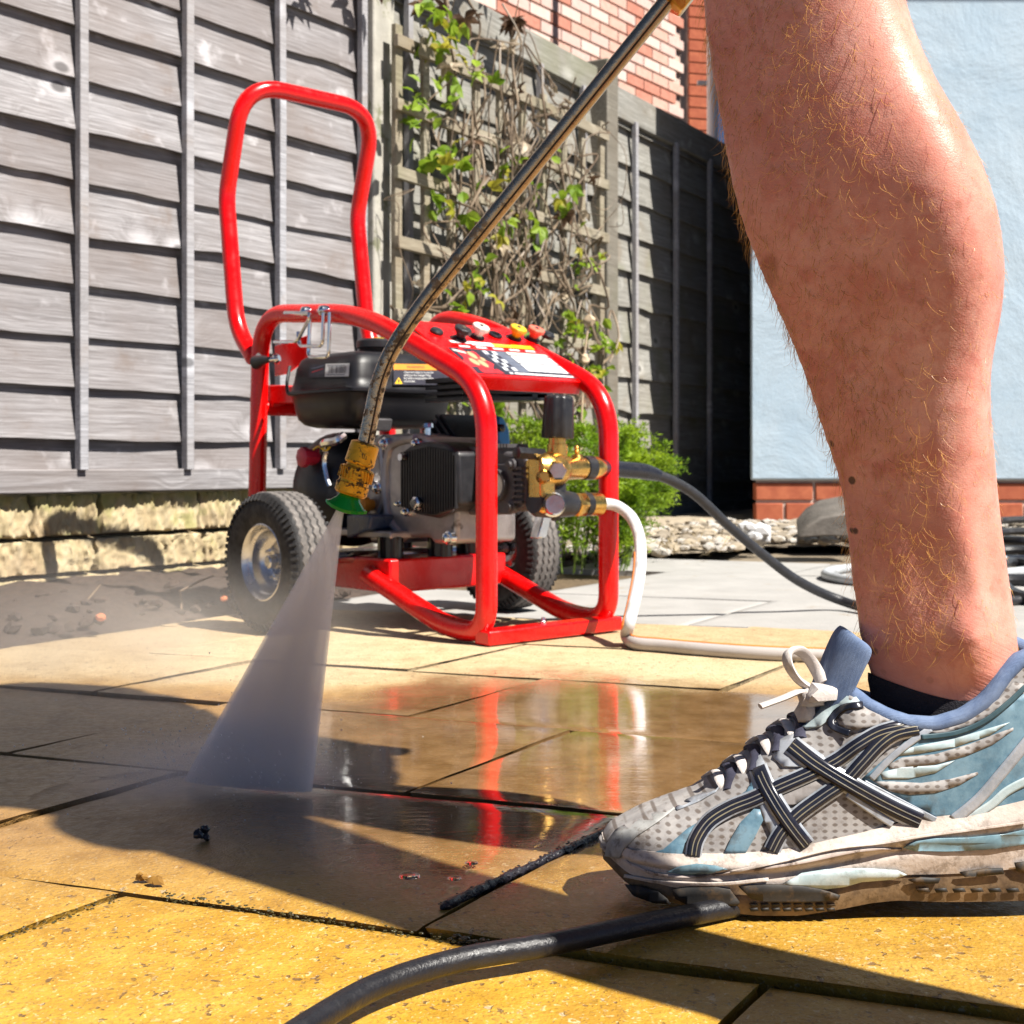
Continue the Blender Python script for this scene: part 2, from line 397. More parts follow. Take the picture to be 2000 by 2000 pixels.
# ---- soil bed between patio and wall
WB = F0+FN1*.012
bm = B(); nx, ny = 110, 16; g = []
e0 = ab(-1.697, -.2); e1 = ab(-1.697, 3.75)
for i in range(nx+1):
    t = i/nx; p0 = e0.lerp(e1, t); tt = on_line(1000+FPX*p0.x/p0.y, WB, FA) if False else (p0-WB).dot(FA)
    p1 = WB+FA*tt-FN1*.03; row = []
    for j in range(ny+1):
        s_ = j/ny; p = p0.lerp(p1, s_)
        z = -.012+.030*sstep(0, .35, s_)+.016*nz(p.x*16, p.y*16, 3)+.010*nz(p.x*42, p.y*42, 9)
        if s_ < .02: z = -.02
        row.append(bm.verts.new((p.x, p.y, z)))
    g.append(row)
for i in range(nx):
    for j in range(ny): bm.faces.new((g[i][j], g[i+1][j], g[i+1][j+1], g[i][j+1]))
tag(obj('soil_bed', bm, SOILM), kind='structure')
def rock(bm, c, r, seed, sq=(1, 1, .7), n=1, mi=0):
    q = bmesh.ops.create_icosphere(bm, subdivisions=n, radius=1)
    for v in q['verts']:
        d = 1+.45*nz(v.co.x*1.3+seed, v.co.y*1.3, v.co.z*1.3)
        v.co = Vector(c)+Vector((v.co.x*r*sq[0]*d, v.co.y*r*sq[1]*d, v.co.z*r*sq[2]*d))
    for f in {f for v in q['verts'] for f in v.link_faces}: f.material_index = mi
rg = random.Random(4)
bm = B()
for i in range(520):
    t = rg.uniform(.05, .95); s_ = rg.uniform(.03, .9); p0 = e0.lerp(e1, t); p1 = WB+FA*(p0-WB).dot(FA)
    p = p0.lerp(p1, s_); rock(bm, (p.x, p.y, rg.uniform(.0, .02)), rg.uniform(.004, .017), i*1.7)
tag(obj('soil_clods', bm, SOILM), kind='stuff')
ORANGE = plain('terracotta_chip', (.55, .17, .07), .8); TWIG = plain('dry_twig', (.16, .11, .07), .9)
PALEW = plain('pale_wood_chip', (.6, .45, .3), .8)
for (px, py, r, lab) in ((196, 1206, .0085, 'small orange terracotta chip lying on dark soil, left of the wheel'), (438, 1169, .007, 'orange terracotta chip on soil right against the tyre')):
    bm = B(); rock(bm, G(px, py, .03), r, px, n=2); tag(obj('terracotta_chip', bm, ORANGE), lab, 'chip')
for (p0, p1, r, lab) in (((165, 1178), (196, 1142), .0022, 'thin dark twig leaning on the stone wall, left one'),
                         ((352, 1155), (416, 1125), .0026, 'longer dark twig slanting up beside the tyre'),
                         ((352, 1212), (350, 1150), .003, 'short upright twig stuck in the soil near the tyre'),
                         ((240, 1225), (246, 1192), .0028, 'short upright twig stuck in the soil near the orange chip')):
    bm = B(); d = 2.45; a, b = P(*p0, d), P(*p1, d+.05); mid = a.lerp(b, .5)+Vector((.004, 0, .004))
    tube(bm, [a, mid, b], [r, r*.9, r*.5], 6); tag(obj('twig', bm, TWIG), lab, 'twig')
bm = B(); a, b = P(48, 1196, 2.5), P(84, 1186, 2.52); tube(bm, [a, a.lerp(b, .5), b], [.002, .005, .003], 6, sy=.4)
tag(obj('wood_chip', bm, PALEW), 'pale splinter of wood lying on the soil at the left', 'wood chip')

# ---- low wall of rough stone under the left fence
STONE = MatB('rough_stone', .9, spec=.2); co = STONE.co((1, 1, 1), rnd=5)
mp = STONE.n('ShaderNodeMapping'); mp.inputs['Scale'].default_value = (1, 1, .35); lk(STONE.nt, co, mp.inputs[0])
n1 = STONE.noise(mp.outputs[0], 30, 5, .65); c = STONE.ramp(n1, [(.25, (.27, .20, .11)), (.5, (.46, .37, .22)), (.78, (.60, .52, .36))])
c = STONE.mix(STONE.rf(STONE.noise(co, 9, 4), .45, .7, 0, .6), c, (.36, .26, .16))
sep = STONE.n('ShaderNodeSeparateXYZ'); lk(STONE.nt, STONE.co(), sep.inputs[0])
mz = STONE.math('ADD', sep.outputs[2], STONE.math('MULTIPLY', STONE.noise(co, 22, 4), .10))
moss = STONE.rf(mz, .21, .26, 0, .55); c = STONE.mix(moss, c, (.22, .24, .04))
c = STONE.mix(STONE.rf(STONE.noise(co, 14, 4), .54, .7, 0, .55), c, (.28, .29, .09))
STONE.set('Base Color', c); STONE.bump(n1, .7, .008)
wall = thing('stone_wall', 'low wall of rough yellow stone with moss under the left fence', 'wall', F0+FA*.3)
bm = B(); a = F0-FA*1.2-FN1*.20; box(bm, a+Vector((0, 0, -.05)), FA*(T1+1.2-.03), FN1*.165, Vector((0, 0, .255)))
obj('mortar_core', bm, JOINT, wall, smooth=False)
rw = random.Random(3)
def stone(t0, t1, z0, z1):
    bm = B(); nu, nv = 52, 15; g = []; sd = rw.uniform(0, 99); prd = rw.uniform(-.006, .008)
    for j in range(nv+1):
        row = []
        for i in range(nu+1):
            u, v = i/nu, j/nv
            uu = u+.05*nz(v*3, sd, 2)*(1 if 0 < i < nu else .25); t = lerp(t0, t1, uu); z = lerp(z0, z1, v+.06*nz(u*4+sd, 1)*(1 if 0 < j < nv else .7))
            e = min(min(u, 1-u)*(t1-t0), min(v, 1-v)*(z1-z0))
            d = .000+.005*sstep(0, .006, e)+prd*.5+.008*nz(t*40+sd+z*14, z*10)+.012*abs(nz(t*95+z*25, z*16, sd))+.006*nz(t*190, z*70)
            if i in (0, nu) or j in (0, nv): d = -.05
            row.append(bm.verts.new(F0+FA*t+FN1*d+Vector((0, 0, z))))
        g.append(row)
    for j in range(nv):
        for i in range(nu): bm.faces.new((g[j][i], g[j][i+1], g[j+1][i+1], g[j+1][i]))
    obj('stone', bm, STONE.m, wall, angle=70)
for (z0, z1, cuts) in ((.109, .2095, (-.9, -.55, -.18, .075, .245, .53, .69, .87, T1-.03)), (.028, .1075, (-.8, -.42, -.02, .235, .55, .80, T1-.03)), (-.05, .0265, (-.7, -.3, .16, .40, .62, .86, T1-.03))):
    for t0, t1 in zip(cuts, cuts[1:]): stone(t0+.0012, t1-.0012, z0, z1)

# ---- fence panels
def fence(name_label, O, D, N, t0, t1, z0, z1, bh, wood, bwood, batts, seed, rail=True, zslope=0.0, tz=0.0, toprail=.055, wav=1.0):
    th = thing('garden_fence', name_label, 'fence', O+D*((t0+t1)/2)+Vector((0, 0, z0)))
    rf_ = random.Random(seed); L = t1-t0; nb = int((z1-z0)/bh)+1
    for b in range(nb):
        z = z0+b*bh; bm = B(); n = 30; sd = rf_.uniform(0, 90); lv = []
        top = min(z+bh+.03, z1+.01)
        if top-z < .03: continue
        amp = rf_.choice((.003, .005, .009, .016))*wav; bow = rf_.uniform(-.003, .010); pro = rf_.uniform(.018, .025)
        for i in range(n+1):
            t = t0+L*i/n; x = i/n
            wv = amp*nz(t*2.3+sd, 3)+.45*amp*nz(t*7+sd, 7)+.0018*nz(t*50, sd)+.0012*nz(t*140, sd)
            zl = z+zslope*t+wv; off = pro+bow*math.sin(x*9+sd)*.7
            zt = top+zslope*t
            a = O+D*t
            lv.append((bm.verts.new(a+N*off+Vector((0, 0, zl))), bm.verts.new(a+N*lerp(off, .0, .55)+Vector((0, 0, lerp(zl, zt, .5)))), bm.verts.new(a+N*.001+Vector((0, 0, zt))),
                       bm.verts.new(a+N*(-.008)+Vector((0, 0, zt))), bm.verts.new(a+N*(off-.008)+Vector((0, 0, zl)))))
        for A, Bq in zip(lv, lv[1:]):
            for k in range(5): bm.faces.new((A[k], A[(k+1) % 5], Bq[(k+1) % 5], Bq[k]))
        bm.faces.new(lv[0]); bm.faces.new(lv[-1][::-1])
        obj('board', bm, wood, th, angle=50)
    for bt in batts:
        bm = B(); wd = .022; a = O+D*(bt-wd/2)+N*.026
        n = 6; rings = []
        for i in range(n+1):
            z = lerp(z0+(.045 if rail else .0), z1-.02, i/n)+zslope*bt; j = D*(.0018*nz(z*4, bt*9)+.0)+Vector((0, 0, 0))
            rings.append([bm.verts.new(a+j+Vector((0, 0, z))+q) for q in (Vector(), D*wd, D*wd+N*.020, N*.020)])
        for A, Bq in zip(rings, rings[1:]):
            for k in range(4): bm.faces.new((A[k], A[(k+1) % 4], Bq[(k+1) % 4], Bq[k]))
        bm.faces.new(rings[0]); bm.faces.new(rings[-1])
        obj('batten', bm, bwood, th, bevel=.0018)
    def railb(za, zb, pr):
        bm = B(); box(bm, O+D*t0+N*.004+Vector((0, 0, za+zslope*t0)), D*L+Vector((0, 0, zslope*L)), N*pr, Vector((0, 0, zb-za)))
        obj('rail', bm, wood, th, bevel=.003)
    if rail: railb(z0-.004, z0+.047, .030)
    if toprail: railb(z1-.03+tz, z1+toprail+tz, .032)
    return th
b1 = [on_line(x, F0+FN1*.03, FA) for x in (157, 364, 545, 705)]
fence('grey weathered lap fence panel at the left, behind the red machine', F0, FA, FN1, T1-1.83, T1-.012, .212, 2.05, .1135, WOOD1, BATT1, b1, 5)
bF2 = [on_line(x, F1+FN2*.03, FB) for x in (795, 1052, 1136)]
T2 = on_line(1158, F1, FB)
z2t = CH+(HY-133)/FPX*(F1+FB*T2).y
fence('grey lap fence panel behind the trellis, between two posts', F1, FB, FN2, .06, T2-.02, .06, z2t-.085, .118, WOOD2, BATT1, bF2, 8, toprail=.075, rail=True)
T3 = on_line(1432, F1, FB)
z3t = CH+(HY-178)/FPX*(F1+FB*on_line(1190, F1, FB)).y-.07
bF3 = [on_line(x, F1+FN2*.03, FB) for x in (1238, 1318, 1384)]
fence('grey lap fence panel right of the trellis, half in the house shadow', F1, FB, FN2, T2+.06, T3+.6, .06, z3t, .135, WOOD2, BATT1, bF3, 21, toprail=.085, rail=True, wav=1.2)
# posts
bm = B(); a = F1+FN1*.0-FB*.035-FN2*.03; box(bm, a+Vector((0, 0, -.05)), FB*.095, FN2*.085, Vector((0, 0, 2.15)))
tag(obj('fence_post', bm, CONC, bevel=.006), 'pale concrete fence post left of the trellis', 'fence post')
bm = B(); a = F1+FB*(T2-.035)-FN2*.03; zt = CH+(HY-123)/FPX*(F1+FB*T2).y; box(bm, a+Vector((0, 0, -.05)), FB*.085, FN2*.11, Vector((0, 0, zt+.05)))
tag(obj('fence_post', bm, POSTW, bevel=.006), 'grey wooden fence post standing right of the trellis', 'fence post')
bm = B(); box(bm, F1+FB*(T2+.085)-FN2*.02+Vector((0, 0, -.05)), FB*2.0, FN2*.03, Vector((0, 0, .11))); 
tag(obj('gravel_board', bm, CONC, bevel=.004), 'concrete board along the foot of the far fence panel', 'gravel board')
# ---- trellis
TO = F1+FN2*.085
tA, tB = on_line(764, TO, FB), on_line(1170, TO, FB)
tre = thing('trellis', 'square wooden trellis covered with climbing plant, fixed to the fence', 'trellis', TO+FB*((tA+tB)/2))
rt = random.Random(12)
def slat(p, d, L, wv, wd, th, N):
    bm = B(); n = 5; rings = []; sd = rt.uniform(0, 50)
    for i in range(n+1):
        q = p+d*(L*i/n)+N*(.003*nz(i*.8, sd))+wv*(.003*nz(i*.7+9, sd))
        rings.append([bm.verts.new(q+k) for k in (Vector(), wv*wd, wv*wd+N*th, N*th)])
    for A, Bq in zip(rings, rings[1:]):
        for k in range(4): bm.faces.new((A[k], A[(k+1) % 4], Bq[(k+1) % 4], Bq[k]))
    bm.faces.new(rings[0]); bm.faces.new(rings[-1])
    obj('slat', bm, TRELW, tre, bevel=.0015)
dA = (TO+FB*tA).y
zr = [CH+(HY-y)/FPX*dA for y in (75, 200, 333, 468, 609, 750)]
Z = Vector((0, 0, 1))
for z in zr: slat(TO+FB*(tA-.012)+FN2*.017+Z*(z-.026), FB, tB-tA+.03, Z, .034, .016, FN2)
nv = 10
for i in range(nv):
    t = lerp(tA, tB-.02, i/(nv-1)); slat(TO+FB*t+Z*.10, Z, zr[0]-.10+.04, FB, .032 if i in (0, nv-1) else .028, .016, FN2)
# ---- brick house behind the fence
HD = FA.copy(); HN = FN1.copy(); HO = P(1150, 120, 8.6); HO.z = 0
bu = [None]*5
BRK = []
for i, (c0, c1) in enumerate((((.56, .33, .26), (.66, .43, .36)), ((.46, .18, .13), (.56, .26, .19)), ((.64, .47, .41), (.74, .57, .51)), ((.58, .39, .34), (.66, .48, .43)), ((.33, .085, .045), (.46, .14, .07)))):
    m = MatB('facing_brick_%s' % 'abcde'[i], .85, spec=.25); co = m.co(rnd=3); f = m.noise(co, 30, 4); c = m.ramp(f, [(.3, c0), (.7, c1)])
    m.set('Base Color', m.mix(m.rf(m.rndval(), 0, 1, 0, .4), c, c0)); m.bump(f, .3, .003); BRK.append(m.m)
MORT = plain('pale_mortar', (.56, .42, .355), .95, var=.15, vs=40)
hs = thing('brick_house', 'pink brick house wall rising behind the fences in full sun', 'house', HO)
L0, L1 = on_line(700, HO, HD), on_line(1333, HO, HD)
bm = B(); box(bm, HO+HD*(L0-2)-HN*.12+Vector((0, 0, -.03)), HD*(L1-L0+2), HN*.108, Vector((0, 0, 6))); obj('wall', bm, MORT, hs, smooth=False)
base = []
for i in range(5):
    bm = B(); box(bm, Vector((0, 0, 0)), HD*.215, HN*.03, Vector((0, 0, .065))); o = obj('brick', bm, BRK[i], hs, smooth=False); base.append(o)
rb = random.Random(5); used = [0]*5
def put_brick(p, i, sx=1.0):
    if used[i] == 0: o = base[i]; used[i] = 1
    else: o = inst(base[i], hs)
    o.location = p; return o
zc = 0.0; nbk = 0
for r in range(26, 62):
    z = r*.081; t = L1-.006-(.115 if r % 2 else .0)
    if r % 2: pass
    while True:
        t -= .225
        p = HO+HD*t; px = 1000+FPX*p.x/p.y; py = HY-FPX*(z+.03-CH)/p.y
        if px < 770: break
        if -60 < py < 260 and py < 300 and nbk < 330:
            ft = on_line(px, F1, FB); q = F1+FB*ft; fy = HY-FPX*(1.6-CH)/max(q.y, 1)
            if py < fy+60:
                o = put_brick(p-HN*.012+Vector((0, 0, z)), rb.choices(range(4), (5, 3, 5, 3))[0]); nbk += 1
# darker pier at the end of that wall
pr = B(); pd = Vector((1, .25, 0)).normalized(); pn = Vector((pd.y, -pd.x, 0)); pO = HO+HD*(L1+.03)+HN*.10-pd*.055
box(pr, pO-pn*.25+Vector((0, 0, -.03)), pd*.175, pn*.23, Vector((0, 0, 6))); obj('pier_core', pr, MORT, hs, smooth=False)
for r in range(26, 58):
    bm = None
    z = r*.081
    if r == 26:
        bm = B(); box(bm, Vector(), pd*.178, pn*.03, Vector((0, 0, .070))); pb = obj('pier_brick', bm, BRK[4], hs, smooth=False); o = pb
    else: o = inst(pb, hs)
    o.location = pO-pn*.028-pd*.002+Vector((0, 0, z))
WHITEP = plain('white_plastic', (.75, .76, .78), .35, var=.06, vs=10)
bm = B(); a = P(1392, 240, 7.6); tube(bm, [Vector((a.x, a.y, 0)), Vector((a.x, a.y, 5))], .034, 16)
tag(dp := obj('drain_pipe', bm, WHITEP), 'white drain pipe on the brick house, seen past the shin', 'drain pipe')
bm = B(); box(bm, P(1362, 165, 7.6), Vector((.10, 0, 0)), Vector((0, .02, 0)), Vector((0, 0, .025))); obj('bracket', bm, WHITEP, dp, bevel=.004)
# ---- rendered house wall at the right, on a brick plinth
REND = MatB('pale_blue_render', .85, col=(.62, .70, .78), spec=.3); co = REND.co()
f = REND.noise(co, 3.2, 6, .65); stn = REND.rf(REND.noise(co, 1.6, 7, .72), .50, .72, 0, .5); REND.set('Base Color', REND.mix(stn, REND.ramp(f, [(.3, (.36, .47, .57)), (.7, (.45, .54, .615))]), (.33, .42, .50))); REND.bump(REND.noise(co, 2.6, 6, .62, .5), .5, .03); REND.bump(REND.noise(co, 90, 3), .2, .004)
RX, RY = P(1466, 905, 5.0).x, 5.0
rh = thing('rendered_house', 'pale blue rendered house wall on a brick plinth behind the leg', 'house', (RX+1, RY, 0))
zb = CH+(HY-938)/FPX*RY
bm = B(); hexa(bm, [Vector(q) for z in (zb, zb+3.6) for q in ((RX, RY, z), (RX+5.2, RY, z), (RX+5.2, RY+2.2, z), (RX*1.5, RY+2.2, z))]); obj('render', bm, REND.m, rh, bevel=.008)
bm = B(); hexa(bm, [Vector(q) for z in (-.03, zb) for q in ((RX+.024, RY+.022, z), (RX+5.1, RY+.022, z), (RX+5.1, RY+2.1, z), (RX*1.5, RY+2.1, z))]); obj('plinth_core', bm, MORT, rh, smooth=False)
bm = B(); box(bm, Vector(), (.215, 0, 0), (0, .06, 0), (0, 0, .065)); pbk = obj('plinth_brick', bm, BRK[4], rh, bevel=.004)
first = True
for r in range(3):
    z = zb-.010-.065-r*.077; x = RX+.022-(.112 if r % 2 else 0)
    while x < 2.6:
        if x > RX:
            o = pbk if first else inst(pbk, rh); first = False
            o.location = (x, RY+.014, z)
        elif r % 2:
            bm = B(); box(bm, Vector((RX+.022, RY+.014, z)), (.103, 0, 0), (0, .06, 0), (0, 0, .065)); obj('plinth_brick', bm, BRK[4], rh, bevel=.004)
        x += .226
# roof of that house with an eave, above the frame: its shade falls across the wall top
ROOF = plain('slate', (.12, .12, .14), .7)
bm = B(); zt = zb+2.46; prism(bm, [Vector((1.55, RY-.30, zt)), Vector((1.55, RY-.30, zt+.10)), Vector((1.55, RY+2.3, zt+1.1)), Vector((1.55, RY+2.3, zt))], Vector((5, 0, 0)))
obj('roof', bm, ROOF, rh, smooth=False)
# ================================================================== PRESSURE WASHER
PH = R(42); cU, sU = math.cos(PH), math.sin(PH)
MU = Vector((cU, sU, 0)); MV = Vector((-sU, cU, 0)); MA = Vector((-.038, 1.985, 0)); MW = .262
def ML(u, v, z): return MA+MU*u+MV*v+Vector((0, 0, z))
def mpx(px, py, u=0.0):
    """picture point on the plane u = const of the machine -> (v, z)"""
    k = (px-1000)/FPX; d = (u+MA.x*cU+MA.y*sU)/(k*cU+sU); X = k*d
    return (-(X-MA.x)*sU+(d-MA.y)*cU, CH+(HY-py)/FPX*d)
def mpv(px, py, v=0.0):
    k = (px-1000)/FPX; d = (v-MA.x*sU+MA.y*cU)/(-k*sU+cU); X = k*d
    return ((X-MA.x)*cU+(d-MA.y)*sU, CH+(HY-py)/FPX*d)
def UP(px, py, u): v, z = mpx(px, py, u); return ML(u, v, z)
def VP(px, py, v): u, z = mpv(px, py, v); return ML(u, v, z)
RED = MatB('red_enamel', .22, col=(.72, .002, .002)); co = RED.co()
RED.set('Base Color', RED.mix(RED.rf(RED.noise(co, 18, 5), .62, .8, 0, .35), (.74, .002, .002), (.55, .003, .002)))
RED.set('Roughness', RED.rf(RED.noise(co, 40, 4), .3, .7, .16, .34))
chp = RED.math('MULTIPLY', RED.rf(RED.noise(co, 210, 4, .7), .66, .70), RED.rf(RED.noise(co, 12, 2), .5, .62)); RED.set('Base Color', RED.mix(RED.math('MULTIPLY', chp, .8), RED.b.inputs['Base Color'].links[0].from_socket, (.16, .05, .04))); RED.set('Coat Weight', .2); RED.b.inputs['Coat Roughness'].default_value = .05; RED.bump(RED.noise(co, 420, 2), .06, .001)
RED = RED.m
BLK = plain('black_plastic', (.018, .018, .021), .38, var=.4, vs=25, bump=.12, bs=500)
BLKG = plain('black_gloss', (.012, .012, .015), .18, var=.3)
TANKM = plain('tank_paint', (.012, .012, .015), .36, var=.3, vs=12, bump=.08, bs=700, spec=.35)
RUB = plain('tyre_rubber', (.022, .021, .022), .75, var=.5, vs=40, bump=.3, bs=300, dirt=((.15, .12, .09), 60, .72))
RUBT = MatB('tyre_tread', .8, spec=.3); co = RUBT.co(); f = RUBT.noise(co, 55, 5, .7)
RUBT.set('Base Color', RUBT.ramp(f, [(.3, (.06, .055, .052)), (.6, (.17, .155, .145)), (.8, (.32, .29, .26))])); RUBT.bump(f, .5, .003); RUBT = RUBT.m
CAST = plain('cast_aluminium', (.44, .41, .40), .42, .75, var=.3, vs=20, bump=.2, bs=260, dirt=((.12, .10, .09), 14, .62))
GREY = plain('grey_cast', (.085, .08, .085), .5, .35, var=.3, vs=30, bump=.25, bs=350)
BRASS = plain('brass', (.76, .45, .12), .28, 1.0, var=.25, vs=30, bump=.12, bs=200)
CHR = plain('chrome', (.72, .73, .75), .16, 1.0, var=.15)
RIM = plain('dusty_chrome', (.52, .52, .53), .24, 1.0, var=.3, vs=14, bump=.1, bs=200, dirt=((.30, .22, .12), 18, .60))
BLUE = plain('blue_plastic', (.02, .20, .52), .35); WHITE = plain('white_print', (.72, .72, .72), .5, var=.08)
YEL = plain('yellow_plastic', (.80, .50, .02), .35, var=.12); ORG = plain('orange_print', (.75, .27, .02), .5, var=.1)
PINK = plain('red_plastic', (.55, .02, .05), .35); CREAM = plain('cream_plastic', (.80, .72, .62), .35, var=.08); CORAL = plain('coral_plastic', (.80, .16, .10), .35, var=.1)
INK = plain('dark_print', (.02, .02, .035), .45, var=.2); TAN = plain('tan_print', (.55, .34, .18), .5, var=.15); SLATEP = plain('slate_print', (.12, .14, .19), .5, var=.2)
GREENP = plain('green_print', (.1, .5, .06), .5); GLASS = plain('sight_glass', (.62, .62, .58), .12, var=.2, vs=60)
REDP = plain('red_print', (.6, .02, .03), .5, var=.3, vs=60)
pw = thing('pressure_washer', 'red framed petrol pressure washer with black tank and two fat tyres', 'pressure washer', ML(.12, .3, 0))
def part(name, bm, mats, parent=pw, **k): return obj(name, bm, mats, parent, **k)
TR = .0163
def loopu(u, pix, rad, fixu=0.0, n=8):
    return fillet([ML(u, *mpx(x, y, fixu)) for x, y in pix], rad, n)
# side frames: one bent tube each
hp = [(498, 968), (512, 615), (572, 596), (716, 613), (905, 748), (952, 830), (934, 1236), (868, 1252), (640, 1115)]
pts = [mpx(x, y, 0) for x, y in [(501, 1000), (512, 612), (708, 612), (950, 772)]]
hv = [(pts[0][0], .16), (pts[1][0]+.004, pts[1][1]), pts[2], (.0, pts[3][1]+.012), (.0, .0185), (.09, .0185), (.30, .088)]
def hoop(u, vs):
    bm = B(); p = fillet([ML(u, v, z) for v, z in vs], [.085, .10, .075, .075, .06], 10); tube(bm, p, TR, 20); return bm
part('side_frame', hoop(0, hv), RED)
v470 = mpx(838, 640, MW)[0]
hv2 = [(v470, .30), (v470, pts[1][1]+.0), pts[2], (.0, pts[3][1]+.012), (.0, .0185), (.09, .0185), (.30, .088)]
part('side_frame', hoop(MW, hv2), RED)
bm = B(); tube(bm, fillet([ML(MW, .595, .16), ML(MW, .60, .40), ML(MW, .56, .46)], .05), TR, 16); part('rear_post', bm, RED)
bm = B(); tube(bm, [ML(0, hv[0][0]-.002, .375), ML(MW, .597, .375)], TR*.9, 14); part('cross_tube', bm, RED)
# red bracket plates at the rear
bm = B(); prism(bm, [UP(x, y, .02) for x, y in ((520, 752), (560, 752), (588, 768), (588, 788), (534, 787), (530, 800), (524, 790))], MU*.16); part('bracket', bm, RED, bevel=.002)
bm = B(); prism(bm, [UP(x, y, .05) for x, y in ((536, 676), (600, 655), (600, 700), (560, 730), (536, 735))], MU*.004); part('bracket', bm, RED, bevel=.001)
# foot bar between the front feet
bm = B(); box(bm, ML(-.012, -.020, .002), MU*(MW+.024), MV*.034, Vector((0, 0, .022))); part('foot_bar', bm, RED, bevel=.003)
bm = B(); lathe(bm, ML(MW*.43, -.004, .024), Z, [(0, .006), (.004, .006), (.005, .0035), (.010, .003)], 8); part('bolt', bm, CHR)
# push handle
hl = [mpx(x, y, 0) for x, y in ((496, 700), (462, 640), (442, 385), (478, 172), (560, 160))]
lv = [(v, z) for v, z in hl[:3]]+[(hl[3][0]+.006, hl[3][1]+.012)]
hpts = [ML(-.0, v, z) for v, z in lv]+[ML(MW+.043, v, z) for v, z in lv[::-1]]
hpts[-1] = ML(MW+.03, .60, .36); 
bm = B(); tube(bm, fillet(hpts, [.06, .03, .085, .085, .03, .06], 10), TR*.98, 18); part('push_handle', bm, RED)
# clamp knob on the rear post
kb = UP(508, 702, -.018)
bm = B(); lathe(bm, kb, -MU, [(0, .010), (.004, .012)], 8, mi=1); tube(bm, [kb+MU*.02-MU*.02, kb-MU*.004-MV*.03], .0035, 8, mi=1)
part('clamp_bolt', bm, [BLK, CHR])
bm = B(); kc = UP(527, 702, -.03)
tube(bm, [UP(500, 708, -.03), UP(516, 703, -.03), UP(528, 702, -.03)], [.013, .008, .0045], 12, mi=0); tube(bm, [UP(527, 702, -.03), UP(540, 701, -.022)], .0042, 10, mi=1); lathe(bm, UP(538, 701, -.02), (UP(542, 700, -.018)-UP(534, 702, -.022)), [(-.002, .009), (.002, .010), (.008, .006)], 10, mi=1)
lathe(bm, UP(498, 711, -.03), (UP(492, 713, -.03)-UP(500, 710, -.03)), [(0, .0065), (.004, .0065)], 10, mi=1)
part('clamp_knob', bm, [BLK, CHR])
# chrome hose hooks on the left rail
bm = B()
def hookpx(l, u, r=.0033): tube(bm, fillet([UP(x, y, u) for x, y in l], .012, 5), r, 9)
hookpx([(556, 611), (604, 612), (604, 622), (580, 668), (536, 668)], -.03)
hookpx([(582, 648), (584, 676), (630, 676), (632, 611)], -.028)
hookpx([(606, 612), (602, 698), (642, 698), (644, 610)], -.026)
for x, y in ((603, 609), (638, 607)): lathe(bm, UP(x, y, -.014), -MU, [(-.002, .009), (.006, .0095), (.013, .0085), (.016, .004), (.017, .001)], 14)
part('hose_hook', bm, CHR)
